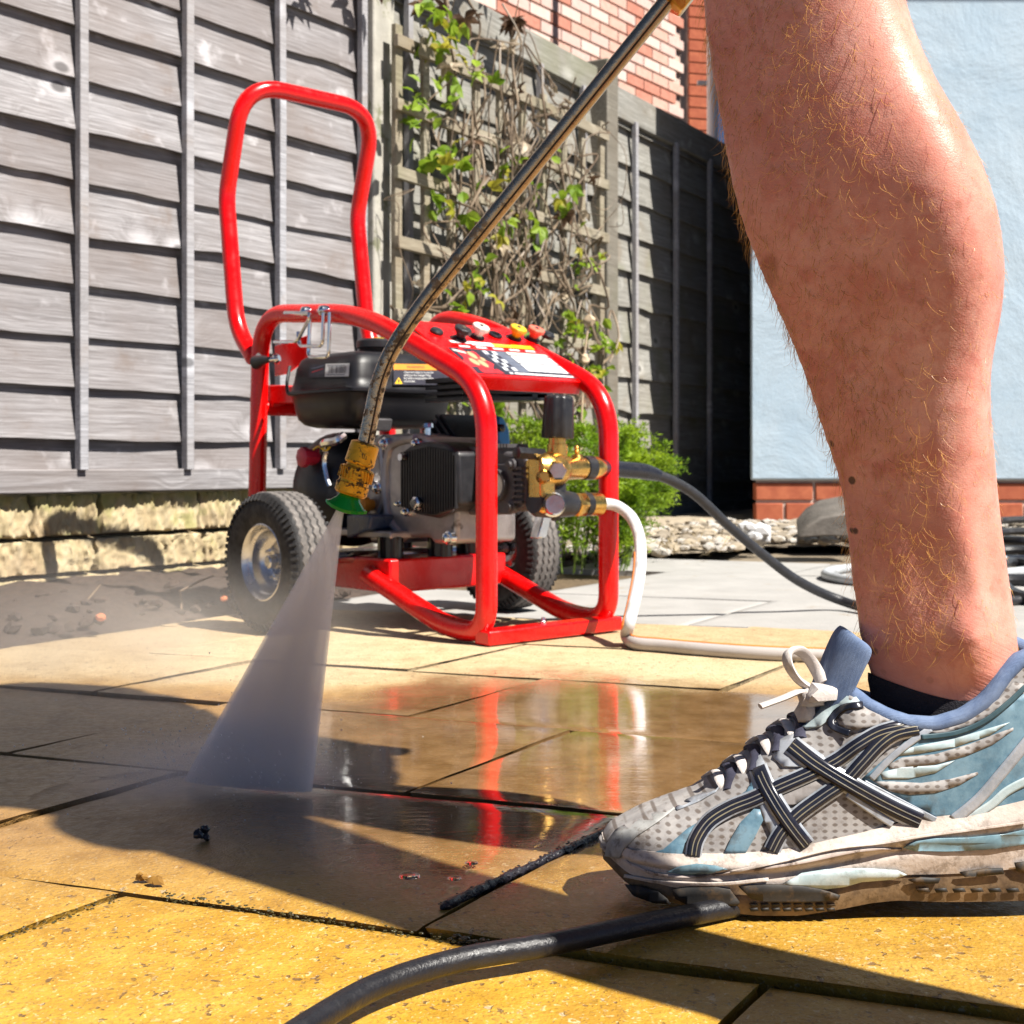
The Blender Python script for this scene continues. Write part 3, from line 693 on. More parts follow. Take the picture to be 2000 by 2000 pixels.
# ---- wheels
def wheel(u0, sgn, v0, r, wd, lab=None):
    c = ML(u0, v0, r); ax = MU*sgn
    wh = part('wheel', B(), BLK); wh.data.materials.clear(); wh.data.materials.append(BLK)
    bm = B(); lathe(bm, c-ax*.02, ax, [(-.05, .011), (.040, .011), (.042, .008)], 12); me = bpy.data.meshes.new('hub'); bm.to_mesh(me); bm.free(); me.materials.append(RIM); wh.data = me; 
    bm = B(); h = wd/2
    side = [(-h*.70, r*.50), (-h*.95, r*.60), (-h*1.02, r*.72), (-h*1.0, r*.80), (-h*.98, r*.83), (-h*.93, r*.865), (-h*.86, r*.93), (-h*.78, r*.965)]
    lathe(bm, c, ax, side+[(-h*.70, r*.985), (h*.70, r*.985), (h*.78, r*.965)]+[(-x, q) for x, q in side[::-1]][1:], 72, cap=False); part('tyre', bm, RUB, wh, angle=50)
    # tread: four ribs with zig-zag edges and shoulder lugs
    bm = B(); n = 96
    for i, (x0, x1, hh) in enumerate(((-.66, -.36, .012), (-.30, -.02, .016), (.04, .30, .016), (.36, .66, .012))):
        ring = []
        for k in range(n):
            a = 2*math.pi*k/n; zz = (.035 if k % 2 else -.035)*h*1.2
            d, e = frame_of(ax); rad = d*math.cos(a)+e*math.sin(a)
            ro = r*.985; rt = r*(.985+hh)
            ring.append([bm.verts.new(c+ax*(x0*h+zz)+rad*ro), bm.verts.new(c+ax*(x0*h+zz+.0012)+rad*rt), bm.verts.new(c+ax*(x1*h+zz-.0012)+rad*rt), bm.verts.new(c+ax*(x1*h+zz)+rad*ro)])
        for k in range(n):
            A, Bq = ring[k], ring[(k+1) % n]
            for j in range(3): bm.faces.new((A[j], A[j+1], Bq[j+1], Bq[j]))
    part('tread', bm, RUBT, wh, angle=30, kind='stuff')
    bm = B(); n = 60
    for s_ in (-1, 1):
        for k in range(n):
            a = 2*math.pi*k/n; d, e = frame_of(ax); rad = d*math.cos(a)+e*math.sin(a); tn = -d*math.sin(a)+e*math.cos(a)
            p0 = c+ax*(s_*h*.80)+rad*(r*.955); p1 = c+ax*(s_*h*.945)+rad*(r*.868)
            q = ax*(s_*.0035)+rad*.0022; w_ = tn*.0023
            hexa(bm, [p0-w_, p0+w_, p1+w_, p1-w_, p0-w_+q, p0+w_+q, p1+w_+q, p1-w_+q])
    part('shoulder_lugs', bm, RUB, wh, smooth=False, kind='stuff')
    bm = B(); prof = [(h*.66, r*.57), (h*.82, r*.555), (h*.84, r*.53), (h*.78, r*.50), (h*.60, r*.485), (h*.52, r*.465), (h*.48, r*.44), (h*.22, r*.425), (h*.05, r*.39), (-h*.10, r*.33), (-h*.16, r*.26), (-h*.12, r*.2), (-h*.08, r*.12), (h*.2, r*.105), (h*.24, r*.06)]
    lathe(bm, c, ax, prof, 56, cap=False); part('rim', bm, RIM, wh, angle=50)
    bm = B()
    for k in range(4):
        a = k*math.pi/2+.5; d, e = frame_of(ax); rad = d*math.cos(a)+e*math.sin(a); lathe(bm, c+rad*r*.27-ax*h*.16, ax, [(0, .006), (.008, .006), (.009, .003), (.014, .003)], 6)
    part('wheel_nuts', bm, CHR, wh)
    return wh
WR = .1135
wheel(-.139, -1, .353, WR, .080); wheel(MW+.095, 1, .353, WR, .080)
bm = B(); cyl(bm, ML(-.10, .353, WR), ML(MW+.09, .353, WR), .010, n=12); part('axle', bm, CHR)
# ---- engine tray
bm = B(); box(bm, ML(.004, .245, .060), MU*(MW-.008), MV*.30, Vector((0, 0, .055))); part('engine_tray', bm, RED, bevel=.004)
for u, v in ((.035, .285), (.125, .265), (.205, .285), (.035, .48), (.205, .48)):
    bm = B(); cyl(bm, ML(u, v, .114), ML(u, v, .150), .022, n=14); part('rubber_mount', bm, BLKG)
# ---- fuel tank: two pressed halves with a seam
TV0, TV1 = .335, .56; TU0, TU1 = -.006, .232
def tank_ring(z, ins, n=36, p=8):
    out = []
    for k in range(n):
        a = 2*math.pi*k/n; c, s_ = math.cos(a), math.sin(a)
        x = abs(c)**(2/p)*(1 if c > 0 else -1); y = abs(s_)**(2/p)*(1 if s_ > 0 else -1)
        out.append(ML((TU0+TU1)/2+x*((TU1-TU0)/2-ins), (TV0+TV1)/2+y*((TV1-TV0)/2-ins), z))
    return out
bm = B(); prev = None; zt0 = .334
prof = [(zt0, .075), (zt0+.001, .040), (zt0+.006, .024), (zt0+.016, .015), (zt0+.040, .009), (zt0+.058, .006), (zt0+.061, .0), (zt0+.065, .0), (zt0+.068, .005), (zt0+.085, .009), (zt0+.108, .013), (zt0+.122, .019), (zt0+.129, .028), (zt0+.132, .042), (zt0+.133, .09)]
for z, i in prof:
    r_ = [bm.verts.new(q) for q in tank_ring(z, i)]
    if prev:
        for k in range(36): bm.faces.new((prev[k], prev[(k+1) % 36], r_[(k+1) % 36], r_[k]))
    else: bm.faces.new(r_[::-1])
    prev = r_
bm.faces.new(prev); tank = part('fuel_tank', bm, TANKM, angle=55)
cp = UP(733, 682, .10)
bm = B(); lathe(bm, cp, Z, [(-.012, .026), (0, .030), (.002, .034), (.013, .034), (.017, .030), (.018, .012)], 20, mi=0); lathe(bm, cp+MU*.004, Z, [(.0182, .016), (.0195, .016)], 12, mi=1)
part('cap', bm, [BLK, YEL], tank)
bm = B(); tube(bm, fillet([UP(566, 716, .012), UP(560, 748, .0), UP(562, 770, -.004), UP(580, 770, .0)], .006, 4), .0032, 8); part('tank_handle', bm, BLK, tank)
# flat print: quads lying on a face
def quadp(bm, o, a, b, x0, y0, x1, y1, n, lift, mi):
    q = [o+a*x0+b*y0, o+a*x1+b*y0, o+a*x1+b*y1, o+a*x0+b*y1]
    bm.faces.new([bm.verts.new(p+n*lift) for p in q]).material_index = mi
def polyp(bm, o, a, b, pts, n, lift, mi):
    bm.faces.new([bm.verts.new(o+a*x+b*y+n*lift) for x, y in pts]).material_index = mi
def text(body, o, a, b, n, size, mat, parent, name='lettering', lift=.0004, sx=1.0):
    cu = bpy.data.curves.new('t', 'FONT'); cu.body = body; cu.size = 1.0; cu.resolution_u = 2
    to = bpy.data.objects.new('t', cu); C.objects.link(to)
    dg = bpy.context.evaluated_depsgraph_get(); me = bpy.data.meshes.new_from_object(to.evaluated_get(dg))
    bpy.data.objects.remove(to); bpy.data.curves.remove(cu)
    a_, b_ = a.normalized(), b.normalized()
    for v in me.vertices: v.co = o+a_*(v.co.x*size*sx)+b_*(v.co.y*size)+n*lift
    me.name = name; me.materials.clear(); me.materials.append(mat); return obj(name, me, mat, parent, smooth=False)
# barcode label on the shaded side of the tank
def tankface(px, py, u): return UP(px, py, u)
def facept(o, n, px, py):
    k = Vector(((px-1000)/FPX, 1, (HY-py)/FPX)); c = Vector((0, 0, CH)); t = (o-c).dot(n)/k.dot(n); return c+k*t
z0_, z1_ = zt0+.068, zt0+.108
nS = (-MU*(z1_-z0_)+Z*0.012).normalized(); oS = ML(TU0+.005, .44, z0_)-MU*.0034
c00, c10, c01 = (facept(oS, nS, x, y) for x, y in ((604, 738), (682, 737), (606, 712)))
a, b = c10-c00, c01-c00; n_ = nS
bm = B(); quadp(bm, c00, a, b, 0, 0, 1, 1, n_, .0008, 0); quadp(bm, c00, a, b, .41, .06, 1, 1, n_, .0011, 1)
rl = random.Random(2); x = .50
while x < .92:
    w_ = rl.choice((.006, .012, .02)); quadp(bm, c00, a, b, x, .3, x+w_, .78, n_, .0014, 0); x += w_+rl.choice((.008, .014, .02))
quadp(bm, c00, a, b, .46, .16, .9, .22, n_, .0014, 2); quadp(bm, c00, a, b, .46, .84, .9, .9, n_, .0014, 2)
polyp(bm, c00, a, b, [(.05, .62), (.36, .86), (.38, .92), (.06, .70)], n_, .0012, 2); polyp(bm, c00, a, b, [(.06, .36), (.34, .62), (.36, .67), (.07, .42)], n_, .0012, 3)
part('barcode_label', bm, [INK, WHITE, SLATEP, REDP], tank, smooth=False)
# warning sticker on the lit face
nF = (-MV*(z1_-z0_)+Z*0.012).normalized(); oF = ML(.1, TV0+.005, z0_)-MV*.0034
c00, c10, c01 = (facept(oF, nF, x, y) for x, y in ((768, 752), (882, 752), (768, 711)))
a, b = c10-c00, c01-c00; n_ = nF
bm = B(); quadp(bm, c00, a, b, 0, 0, 1, .70, n_, .0009, 0); quadp(bm, c00, a, b, 0, .72, 1, 1, n_, .0009, 1)
polyp(bm, c00, a, b, [(.02, .05), (.15, .05), (.085, .36)], n_, .0012, 2); polyp(bm, c00, a, b, [(.075, .1), (.095, .1), (.1, .25), (.07, .25)], n_, .0014, 0)
wl = part('warning_sticker', bm, [INK, ORG, YEL], tank, smooth=False)
La, Lb = a.length, b.length
text('WARNING', c00+a*.22+b*.79, a, b, n_, Lb*.20, INK, tank, 'warning_lettering', .0013, 1.05)
text('Check that there is no any fuel\nspilling or fuel leakage.Filling\nfuel before stopping the engine\nis forbidden.', c00+a*.17+b*.56, a, b, n_, Lb*.145, WHITE, tank, 'warning_lettering', .0013, .92)
# ---- engine
eng = thing('engine', None, None, (0, 0, 0)); adopt(eng, pw)
bpy.data.objects.remove(eng)
bm = B(); prism(bm, [UP(x, y, .06) for x, y in ((694, 872), (720, 850), (800, 846), (845, 858), (868, 880), (892, 900), (892, 1062), (846, 1062), (838, 1050), (762, 1050), (752, 1062), (722, 1062), (716, 1010), (692, 990))], MU*.13)
eb = part('engine_block', bm, CAST, bevel=.007, seg=3)
bm = B()
for (x, y, r_) in ((722, 862, .008), (757, 866, .010), (744, 953, .010), (706, 1000, .008), (772, 1052, .009), (882, 1050, .010), (820, 866, .008), (800, 1000, .007), (786, 984, .005)):
    lathe(bm, UP(x, y, .06), -MU, [(-.002, r_*1.15), (.008, r_*1.1), (.009, r_*.75), (.015, r_*.75), (.017, r_*.4)], 12)
part('bolt', bm, CHR, eb)
bm = B()
for l in (((745, 862), (752, 960), (742, 1000)), ((720, 905), (700, 950), (705, 1010)), ((812, 856), (760, 880), (758, 1000), (790, 1052)), ((700, 872), (720, 940), (745, 953))):
    tube(bm, catmull([UP(x, y, .06) for x, y in l], 5), .0075, 8)
part('casting_rib', bm, CAST, eb)
bm = B(); box(bm, ML(.02, .265, .147), MU*.18, MV*.235, Vector((0, 0, .012))); part('engine_foot', bm, CAST, eb, bevel=.003)
# recoil starter housing at the rear
so = ML(.105, .455, .225); sa = (MV-MU*.15).normalized()
bm = B(); lathe(bm, so, MV, [(-.03, .082), (.0, .098), (.03, .104), (.075, .104), (.085, .098), (.092, .06)], 40); st = part('starter_housing', bm, BLK, angle=50)
bm = B(); tube(bm, [UP(640, y, .012)+MV*(.01*math.sin(i)) for i, y in enumerate((878, 890, 910, 935, 950))], .005, 8); part('trim', bm, CHR, st)
bm = B(); lathe(bm, UP(600, 893, -.0), -MU, [(-.02, .014), (.0, .014), (.002, .018), (.012, .018), (.014, .012)], 8); part('stop_switch', bm, PINK, st)
bm = B(); tube(bm, fillet([UP(668, 850, .02), UP(652, 860, .0), UP(630, 872, .0), UP(632, 880, .01)], .01, 4), [.007]*12, 8) if False else tube(bm, catmull([UP(672, 850, .01), UP(655, 862, -.005), UP(634, 866, -.005), UP(628, 880, .01)], 4), .0075, 8)
part('governor_arm', bm, CHR, st)
bm = B(); tube(bm, catmull([UP(612, 878, -.004), UP(622, 872, -.006), UP(636, 880, -.004), UP(645, 872, -.002)], 5), .0016, 6); part('wire', bm, YEL, st)
for (x0, y0, x1, y1, u) in ((624, 808, 672, 838, .03), (694, 812, 722, 842, .035)):
    bm = B(); prism(bm, [UP(x, y, u) for x, y in ((x0, y0), (x1, y0+5), (x1-4, y1), (x0+6, y1-8))], MU*.05); part('tank_bracket', bm, GREY, bevel=.003)
# oil drain plug (orange dipstick) and low oil box
bm = B(); lathe(bm, UP(722, 986, .055), -MU, [(-.006, .010), (.004, .011), (.006, .0145), (.020, .0165), (.024, .012)], 10); part('oil_dipstick', bm, ORG, eb)
bm = B(); prism(bm, [UP(x, y, .01) for x, y in ((676, 1004), (724, 1006), (720, 1034), (676, 1052))], MU*.05); part('oil_sensor', bm, plain('dark_blue_grey', (.05, .07, .12), .3), eb, bevel=.004)
# finned cylinder head behind the tank front
cd = (ML(.165, .24, .345)-ML(.165, .33, .25)).normalized(); cy = B()
for i in range(10):
    q = ML(.175, .33, .235)+cd*(.013*i); x_, y_ = frame_of(cd); s_ = .058-.0012*i
    x_ = MU; y_ = cd.cross(MU).normalized()
    box(cy, q-x_*s_-y_*s_, x_*2*s_, y_*2*s_, cd*.0055)
q = ML(.175, .33, .235); box(cy, q-x_*.042-y_*.042, x_*.084, y_*.084, cd*.128)
part('cylinder', cy, plain('black_cylinder', (.03, .03, .032), .35, .4), bevel=.001)
# muffler guard with slots under the panel, far side
bm = B(); mo = VP(1010, 748, .155)
y0s = (744, 757, 770)
def vpb(x0, y0, x1, y1, v, th, mi=0): prism(bm, [VP(x, y, v) for x, y in ((x0, y1), (x1, y1), (x1, y0), (x0, y0))], MV*th, mi)
vpb(905, 735, 1046, 744, .17, .10); vpb(905, 750, 1046, 757, .17, .10); vpb(905, 763, 1046, 769, .17, .10); vpb(905, 775, 1046, 782, .17, .10); vpb(905, 735, 1030, 782, .20, .07); vpb(1068, 738, 1080, 782, .17, .10); vpb(1040, 738, 1050, 782, .17, .10)
for y in (744, 757, 769, 782): vpb(1046, y-5, 1070, y, .17, .10)
part('muffler_guard', bm, BLK)
bm = B(); prism(bm, [VP(x, y, .20) for x, y in ((974, 812), (984, 815), (995, 838), (997, 866), (990, 876), (982, 876), (972, 856))], MV*.016); part('choke_lever', bm, BLUE, bevel=.003)
bm = B(); lathe(bm, VP(974, 836, .195), -MV, [(-.01, .007), (.01, .007), (.012, .004)], 10); part('spark_plug_cap', bm, BLKG)
# ---- reduction gearbox with ribs (black), crankcase (grey), brass pump head
PU0, PU1 = .055, .20
bm = B(); prism(bm, [UP(x, y, .048) for x, y in ((782, 884), (806, 866), (838, 862), (870, 866), (894, 884), (898, 985), (880, 1000), (850, 1012), (810, 1004), (790, 985), (780, 960))], MU*.075)
gb = part('gearbox', bm, BLK, bevel=.006, seg=3)
bm = B()
for x in range(786, 896, 5):
    ya, yb = 872+abs(x-838)*.22, 1006-abs(x-842)*.28; a, b = UP(x, ya, .048), UP(x, yb, .048); box(bm, a-MU*.004, MU*.006, MV*-.0028, b-a)
part('rib', bm, BLK, gb, kind='stuff')
bm = B(); lathe(bm, UP(818, 983, .044), -MU, [(0, .012), (.008, .012), (.010, .008), (.013, .008)], 6); lathe(bm, UP(790, 893, .044), -MU, [(0, .007), (.010, .006)], 8); lathe(bm, UP(836, 850, .09), Z, [(-.02, .006), (.012, .006), (.013, .009), (.020, .008)], 8); part('bolt', bm, CHR, gb)
bm = B(); q = UP(852, 876, .07); lathe(bm, q, Z, [(-.012, .016), (.003, .017), (.005, .014), (.006, .014)], 16); part('oil_cap', bm, PINK, gb)
# crankcase
bm = B(); prism(bm, [UP(x, y, .085) for x, y in ((888, 878), (900, 872), (960, 872), (992, 884), (1020, 884), (1028, 900), (1028, 985), (1018, 1000), (985, 995), (960, 1006), (908, 1006), (892, 990))], MU*.05)
cc = part('crankcase', bm, GREY, bevel=.006, seg=3)
bm = B()
for y in (912, 923, 934, 945, 956, 967, 978): box(bm, UP(1006, y, .0845), UP(1024, y, .0845)-UP(1006, y, .0845), Z*-.0038, -MU*.006)
for y in (906, 925, 944, 963, 982): box(bm, UP(896, y, .0845), UP(916, y, .0845)-UP(896, y, .0845), Z*-.006, -MU*.007)
for x in range(964, 992, 6): a = UP(x, 874, .086); box(bm, a, MV*-.003, MU*.045, Z*.006)
part('cooling_rib', bm, GREY, cc, kind='stuff')
for y in (908, 990):
    bm = B(); lathe(bm, UP(1002, y, .085), -MU, [(-.002, .010), (.006, .010), (.007, .006), (.012, .006)], 10); part('bolt', bm, GREY, cc)
gp = UP(974, 948, .085)
bm = B(); prism(bm, [gp-MU*.003+MV*x+Z*z for x, z in ((-.036, .034), (.036, .034), (.042, -.005), (.030, -.045), (-.030, -.045), (-.042, -.005))], MU*.004); part('boss', bm, GREY, cc, bevel=.002)
bm = B(); lathe(bm, gp-MU*.003, -MU, [(0, .026), (.008, .026), (.008, .021), (.004, .019)], 24, mi=0); lathe(bm, gp-MU*.006, -MU, [(0, .020), (.002, .019)], 24, mi=1); part('sight_glass', bm, [GREY, GLASS], cc)
# brass pump head and valves
bh = B(); prism(bh, [UP(x, y, .085) for x, y in ((1029, 888), (1058, 893), (1060, 1004), (1028, 1000))], MU*.03); 
hd = part('pump_head', bh, BRASS, bevel=.006, seg=3)
def brass(name, specs, mat=BRASS, parent=hd, n=18):
    bm = B()
    for p0, p1, prof, m_ in specs:
        d = (p1-p0); L = d.length
        lathe(bm, p0, d, [(h*L, r_) for h, r_ in prof], m_ if m_ else n)
    return part(name, bm, mat, parent, angle=45)
def Bp(px, py, u=.19, ): return UP(px, py, u)
UV = -.012
def Q(px, py, v=UV): return VP(px, py, v)
brass('manifold', [(Q(1044, 918), Q(1100, 917), [(0, .022), (.2, .028), (.75, .028), (1, .020)], 0), (Q(1085, 917), Q(1140, 914), [(0, .020), (.05, .0175), (1, .0175)], 0), (Q(1088, 892), Q(1088, 945), [(0, .019), (.1, .021), (.6, .02), (.8, .013), (1, .013)], 0), (Q(1088, 856), Q(1088, 900), [(0, .0135), (.25, .0135), (.27, .016), (.85, .016), (.9, .022), (1, .022)], 0)])
brass('bleed_nipple', [(Q(1127, 896), Q(1126, 870), [(0, .010), (.3, .008), (.35, .0035), (.6, .0045), (.7, .003), (.85, .0045), (1, .002)], 12)])
brass('hex_plug', [(Q(1084, 919, -.03), Q(1090, 919, -.062), [(0, .016), (.7, .016), (1, .0125)], 6)], CHR)
brass('side_screw', [(Q(1060, 932, -.03), Q(1063, 930, -.05), [(0, .011), (.6, .011), (1, .007)], 10)])
brass('cover_plate', [(Q(1008, 884), Q(1062, 888), [(0, .008), (.02, .010), (.96, .010), (1, .008)], 6)], BLK)
# pressure knob, fluted
bm = B(); a, b = Q(1089, 856), Q(1092, 772)
tube(bm, [a, a.lerp(b, .02), a.lerp(b, .9), a.lerp(b, .97), b], [.0235, .0245, .0225, .021, .012], 36, f=lambda i, t: 1+.055*math.cos(9*t)); part('pressure_knob', bm, BLK, hd, angle=60)
# inlet/unloader body in black with hex unions
brass('unloader', [(Q(1042, 980), Q(1118, 985), [(0, .018), (.1, .023), (.5, .024), (.8, .021), (1, .019)], 0), (Q(1088, 942), Q(1087, 985), [(0, .0135), (1, .017)], 0), (Q(1084, 1000), Q(1086, 1016), [(0, .010), (1, .007)], 10)], BLK)
brass('hex_plug', [(Q(1078, 986, -.02), Q(1084, 985, -.062), [(0, .0165), (.3, .019), (.32, .0165), (.75, .0165), (1, .014)], 24)], CHR)
brass('union_nut', [(Q(1117, 986), Q(1138, 985), [(0, .015), (.15, .0205), (.9, .0205), (1, .018)], 6)])
brass('hose_coupler', [(Q(1137, 985), Q(1148, 985), [(0, .019), (1, .019)], 0)], BLK); brass('hose_coupler', [(Q(1147, 985), Q(1172, 985), [(0, .0185), (.9, .0185), (1, .012)], 0)])
brass('hose_coupler', [(Q(1137, 914), Q(1156, 914), [(0, .017), (.1, .0195), (.9, .0195), (1, .017)], 0)], BLK); brass('hose_coupler', [(Q(1154, 914), Q(1176, 914), [(0, .019), (.4, .019), (1, .012)], 0)])
bm = B(); prism(bm, [VP(x, y, .10) for x, y in ((1050, 1052), (1068, 1050), (1078, 1008), (1062, 1006))], MV*.02); part('bracket', bm, CHR, bevel=.002)
# ---- nozzle panel between the frames
pa, pb = mpx(816, 646, .012), mpx(918, 733, .012)
dv = Vector((pb[0]-pa[0], pb[1]-pa[1])); dl = dv.normalized()
dirD = (MV*dl.x+Z*dl.y); nP = MU.cross(dirD).normalized()
if nP.z < 0: nP = -nP
oP = ML(0, pa[0], pa[1])+nP*.002
def PP(px, py, lift=0.0): return facept(oP, nP, px, py)+nP*lift
def pinv(p): q = p-oP; return (q.dot(MU), q.dot(dirD))
tl, trp, brp, blp = (pinv(PP(x, y)) for x, y in ((814, 644), (1080, 650), (1148, 735), (918, 733)))
s0, s1 = min(tl[1], trp[1]), max(brp[1], blp[1])
def pan(u, s_, l=0.0): return oP+MU*u+dirD*s_+nP*l
bm = B(); box(bm, pan(.008, s0, -.003), MU*(MW-.016), dirD*(s1-s0), nP*.003)
box(bm, pan(.008, s1-.003, -.024), MU*(MW-.016), dirD*.003, nP*.0215); box(bm, pan(.008, s0, -.02), MU*(MW-.016), dirD*.003, nP*.0168)
npn = part('nozzle_panel', bm, RED, bevel=.002)
SL = s1-s0
# sticker: dark ground, picture, table
x0, x1 = .03, MW-.018; y0, y1 = s0+SL*.50, s0+SL*.955
def sq(bm, a, b, c, d, mi, l): # fractions across / down the sticker
    X = lambda f: lerp(x0, x1, f); Y = lambda f: lerp(y0, y1, f)
    bm.faces.new([bm.verts.new(pan(X(q), Y(r_), l)) for q, r_ in ((a, d), (c, d), (c, b), (a, b))]).material_index = mi
def sp(bm, pts_, mi, l): bm.faces.new([bm.verts.new(pan(lerp(x0, x1, q), lerp(y0, y1, r_), l)) for q, r_ in pts_]).material_index = mi
bm = B(); sq(bm, 0, 0, 1, 1, 0, .0006)
rs = random.Random(9)
sp(bm, [(.13+.12*math.cos(t)*(1+.25*math.sin(5*t)), .5+.42*math.sin(t)*(1+.2*math.cos(7*t))) for t in [i*2*math.pi/40 for i in range(40)]], 1, .0008)
sp(bm, [(.05+.005*i, .78+(.09 if i % 2 else 0)) for i in range(0, 42)]+[(.27, .97), (.06, .97)], 1, .0009)
for cx, cy, rx, ry in ((.16, .28, .032, .15), (.10, .55, .034, .14), (.17, .60, .032, .15), (.22, .42, .02, .08)): sp(bm, [(cx+rx*math.cos(t), cy+ry*math.sin(t)) for t in [i*2*math.pi/16 for i in range(16)]], 2, .0010)
sp(bm, [(.02, .06), (.12, .16), (.12, .24), (.02, .14)], 6, .0011)
sq(bm, .31, .03, .555, .86, 3, .0008)
for i in range(5):
    for j in range(3): sq(bm, .32+.045*j, .06+.16*i, .357+.045*j, .18+.16*i, 0 if (i+j) % 2 else 4, .0010)
    sq(bm, .47, .07+.16*i, .545, .16+.16*i, 5, .0011)
sq(bm, .565, .03, .985, .14, 6, .0008); sq(bm, .565, .18, .985, .46, 4, .0008); sq(bm, .565, .50, .985, .80, 4, .0008)
for i in range(5): sq(bm, .62+.065*i, .45, .655+.065*i, .49, 3, .0010); sq(bm, .62+.065*i, .79, .655+.065*i, .83, 3, .0010)
sq(bm, .33, .90, .36, .96, 4, .0009); sq(bm, .38, .90, .985, .96, 4, .0009)
part('panel_sticker', bm, [INK, REDP, TAN, SLATEP, WHITE, SLATEP, CREAM], npn, smooth=False)
bm = B()
def strip(a, b, yy0, yy1, mi): bm.faces.new([bm.verts.new(pan(q, s0+SL*r_, .0006)) for q, r_ in ((a, yy1), (b, yy1), (b, yy0), (a, yy0))]).material_index = mi
strip(.052, .092, .36, .40, 0); strip(.094, .142, .35, .42, 0); strip(.142, .186, .36, .385, 1); strip(.142, .186, .385, .42, 2); strip(.186, .232, .35, .42, 2)
for i in range(5): strip(.06+.036*i, .082+.036*i, .445, .475, 0)
part('colour_strip', bm, [WHITE, GREENP, YEL], npn, smooth=False)
# grommets and the spray nozzles pushed into them
nzs = [(852, 650, None, None), (897, 664, BLK, 'black quick-release spray nozzle standing in the red panel, leftmost'), (932, 660, CREAM, 'white quick-release spray nozzle in the red panel, between black and yellow'),
       (967, 656, 'ring', None), (1005, 662, YEL, 'yellow quick-release spray nozzle in the red panel'), (1040, 664, CORAL, 'coral red quick-release spray nozzle in the red panel, rightmost'), (1070, 657, None, None)]
ng = []
for i, (px, py, m_, lab) in enumerate(nzs):
    p = PP(px, py)
    bm = B()
    if m_ is None: lathe(bm, p, nP, [(-.002, .0115), (.004, .0115), (.007, .009), (.008, .004)], 16); part('plug', bm, BLK, npn)
    else:
        lathe(bm, p, nP, [(-.002, .0125), (.003, .0125), (.0045, .011), (.0045, .007), (.001, .006)], 18); part('grommet', bm, BLKG, npn)
    if lab:
        nzt = thing('spray_nozzle', lab, 'spray nozzle', p+nP*.004, 'spray nozzles in the machine panel')
        ax = nP
        bm = B(); lathe(bm, p+nP*.004, ax, [(0, .007), (.004, .0085), (.009, .0105), (.0110, .0145), (.0120, .0152), (.0170, .0152), (.0184, .0143), (.0186, .006)], 8); obj('body', bm, m_, nzt, bevel=.0006)
        bm = B(); lathe(bm, p+nP*.0222, ax, [(0, .004), (.002, .0035)], 6); obj('metal_tip', bm, plain('tip_steel', (.3, .25, .18), .4, .8) if i == 1 else GREY, nzt)
# ================================================================== HOSES, LANCE, SPRAY, PLANTS
HOSEB = plain('black_hose_rubber', (.022, .022, .026), .42, var=.4, vs=60, bump=.25, bs=420, dirt=((.25, .24, .23), 170, .70))
HOSEB2 = plain('hose_sleeve', (.016, .017, .024), .3, var=.3, vs=40)
# black pressure hose from the machine to the right
cb_ = thing('pressure_hose', 'black high-pressure hose curving from the machine down behind the leg', 'hose', UP(1300, 940, MW))
h0 = Q(1170, 914); h1 = ML(MW+.02, .045, .0); 
def H(px, py, d): return P(px, py, d)
pth = catmull([h0, H(1188, 914, 2.165), H(1215, 917, 2.19), H(1262, 922, 2.22), H(1310, 938, 2.25), H(1360, 968, 2.28), H(1420, 1024, 2.32), H(1490, 1083, 2.36), H(1560, 1135, 2.40), H(1640, 1172, 2.44), G(1720, 1192, .011), G(1830, 1192, .011), G(1990, 1172, .011), G(2150, 1172, .011)], 10)
bm = B(); tube(bm, pth[30:], .0088, 14); obj('hose', bm, HOSEB, cb_)
bm = B(); tube(bm, pth[:36], [.0135]*30+[.0132, .0128, .0122, .0115, .0108, .0100], 16); obj('sleeve', bm, HOSEB2, cb_)
# white garden hose with an orange stripe
WH = MatB('white_hose', .45, col=(.62, .62, .63)); co = WH.co(); WH.set('Base Color', WH.mix(WH.rf(WH.noise(co, 22, 5, .7), .5, .7, 0, .6), (.66, .66, .68), (.40, .36, .31))); zz_ = WH.n('ShaderNodeSeparateXYZ'); lk(WH.nt, co, zz_.inputs[0]); WH.set('Base Color', WH.mix(WH.rf(zz_.outputs[2], .055, .012, 0, .75), WH.b.inputs['Base Color'].links[0].from_socket, (.34, .29, .25))); WH.bump(WH.noise(co, 500, 2), .3, .001)
OST = plain('orange_stripe', (.75, .22, .04), .5)
gh = thing('garden_hose', 'dirty white garden hose with an orange stripe lying on the patio', 'hose', G(1240, 1245))
pth = catmull([Q(1168, 985), H(1185, 984, 2.14), H(1208, 990, 2.14), H(1234, 1012, 2.12), H(1249, 1052, 2.08), H(1250, 1110, 2.03), H(1240, 1170, 1.99), H(1228, 1220, 1.955), G(1224, 1243, .012), G(1240, 1256, .0095), G(1290, 1261, .0095), G(1380, 1269, .0095), G(1480, 1276, .0095), G(1580, 1280, .0095), G(1700, 1282, .0095), G(1850, 1270, .0095), G(2060, 1262, .0095)], 8)
bm = B(); rr = [.0093]*len(pth)
tube(bm, pth, rr, 14); obj('hose', bm, WH.m, gh)
bm = B(); k0 = 56; st_ = []
for i, p in enumerate(pth[36:]):
    f_ = sstep(20, 30, i); st_.append(p+Vector((-.0080*(1-f_), .0035*f_-.002*(1-f_), .0078*f_)))
tube(bm, st_, .0032, 6); obj('stripe', bm, OST, gh)
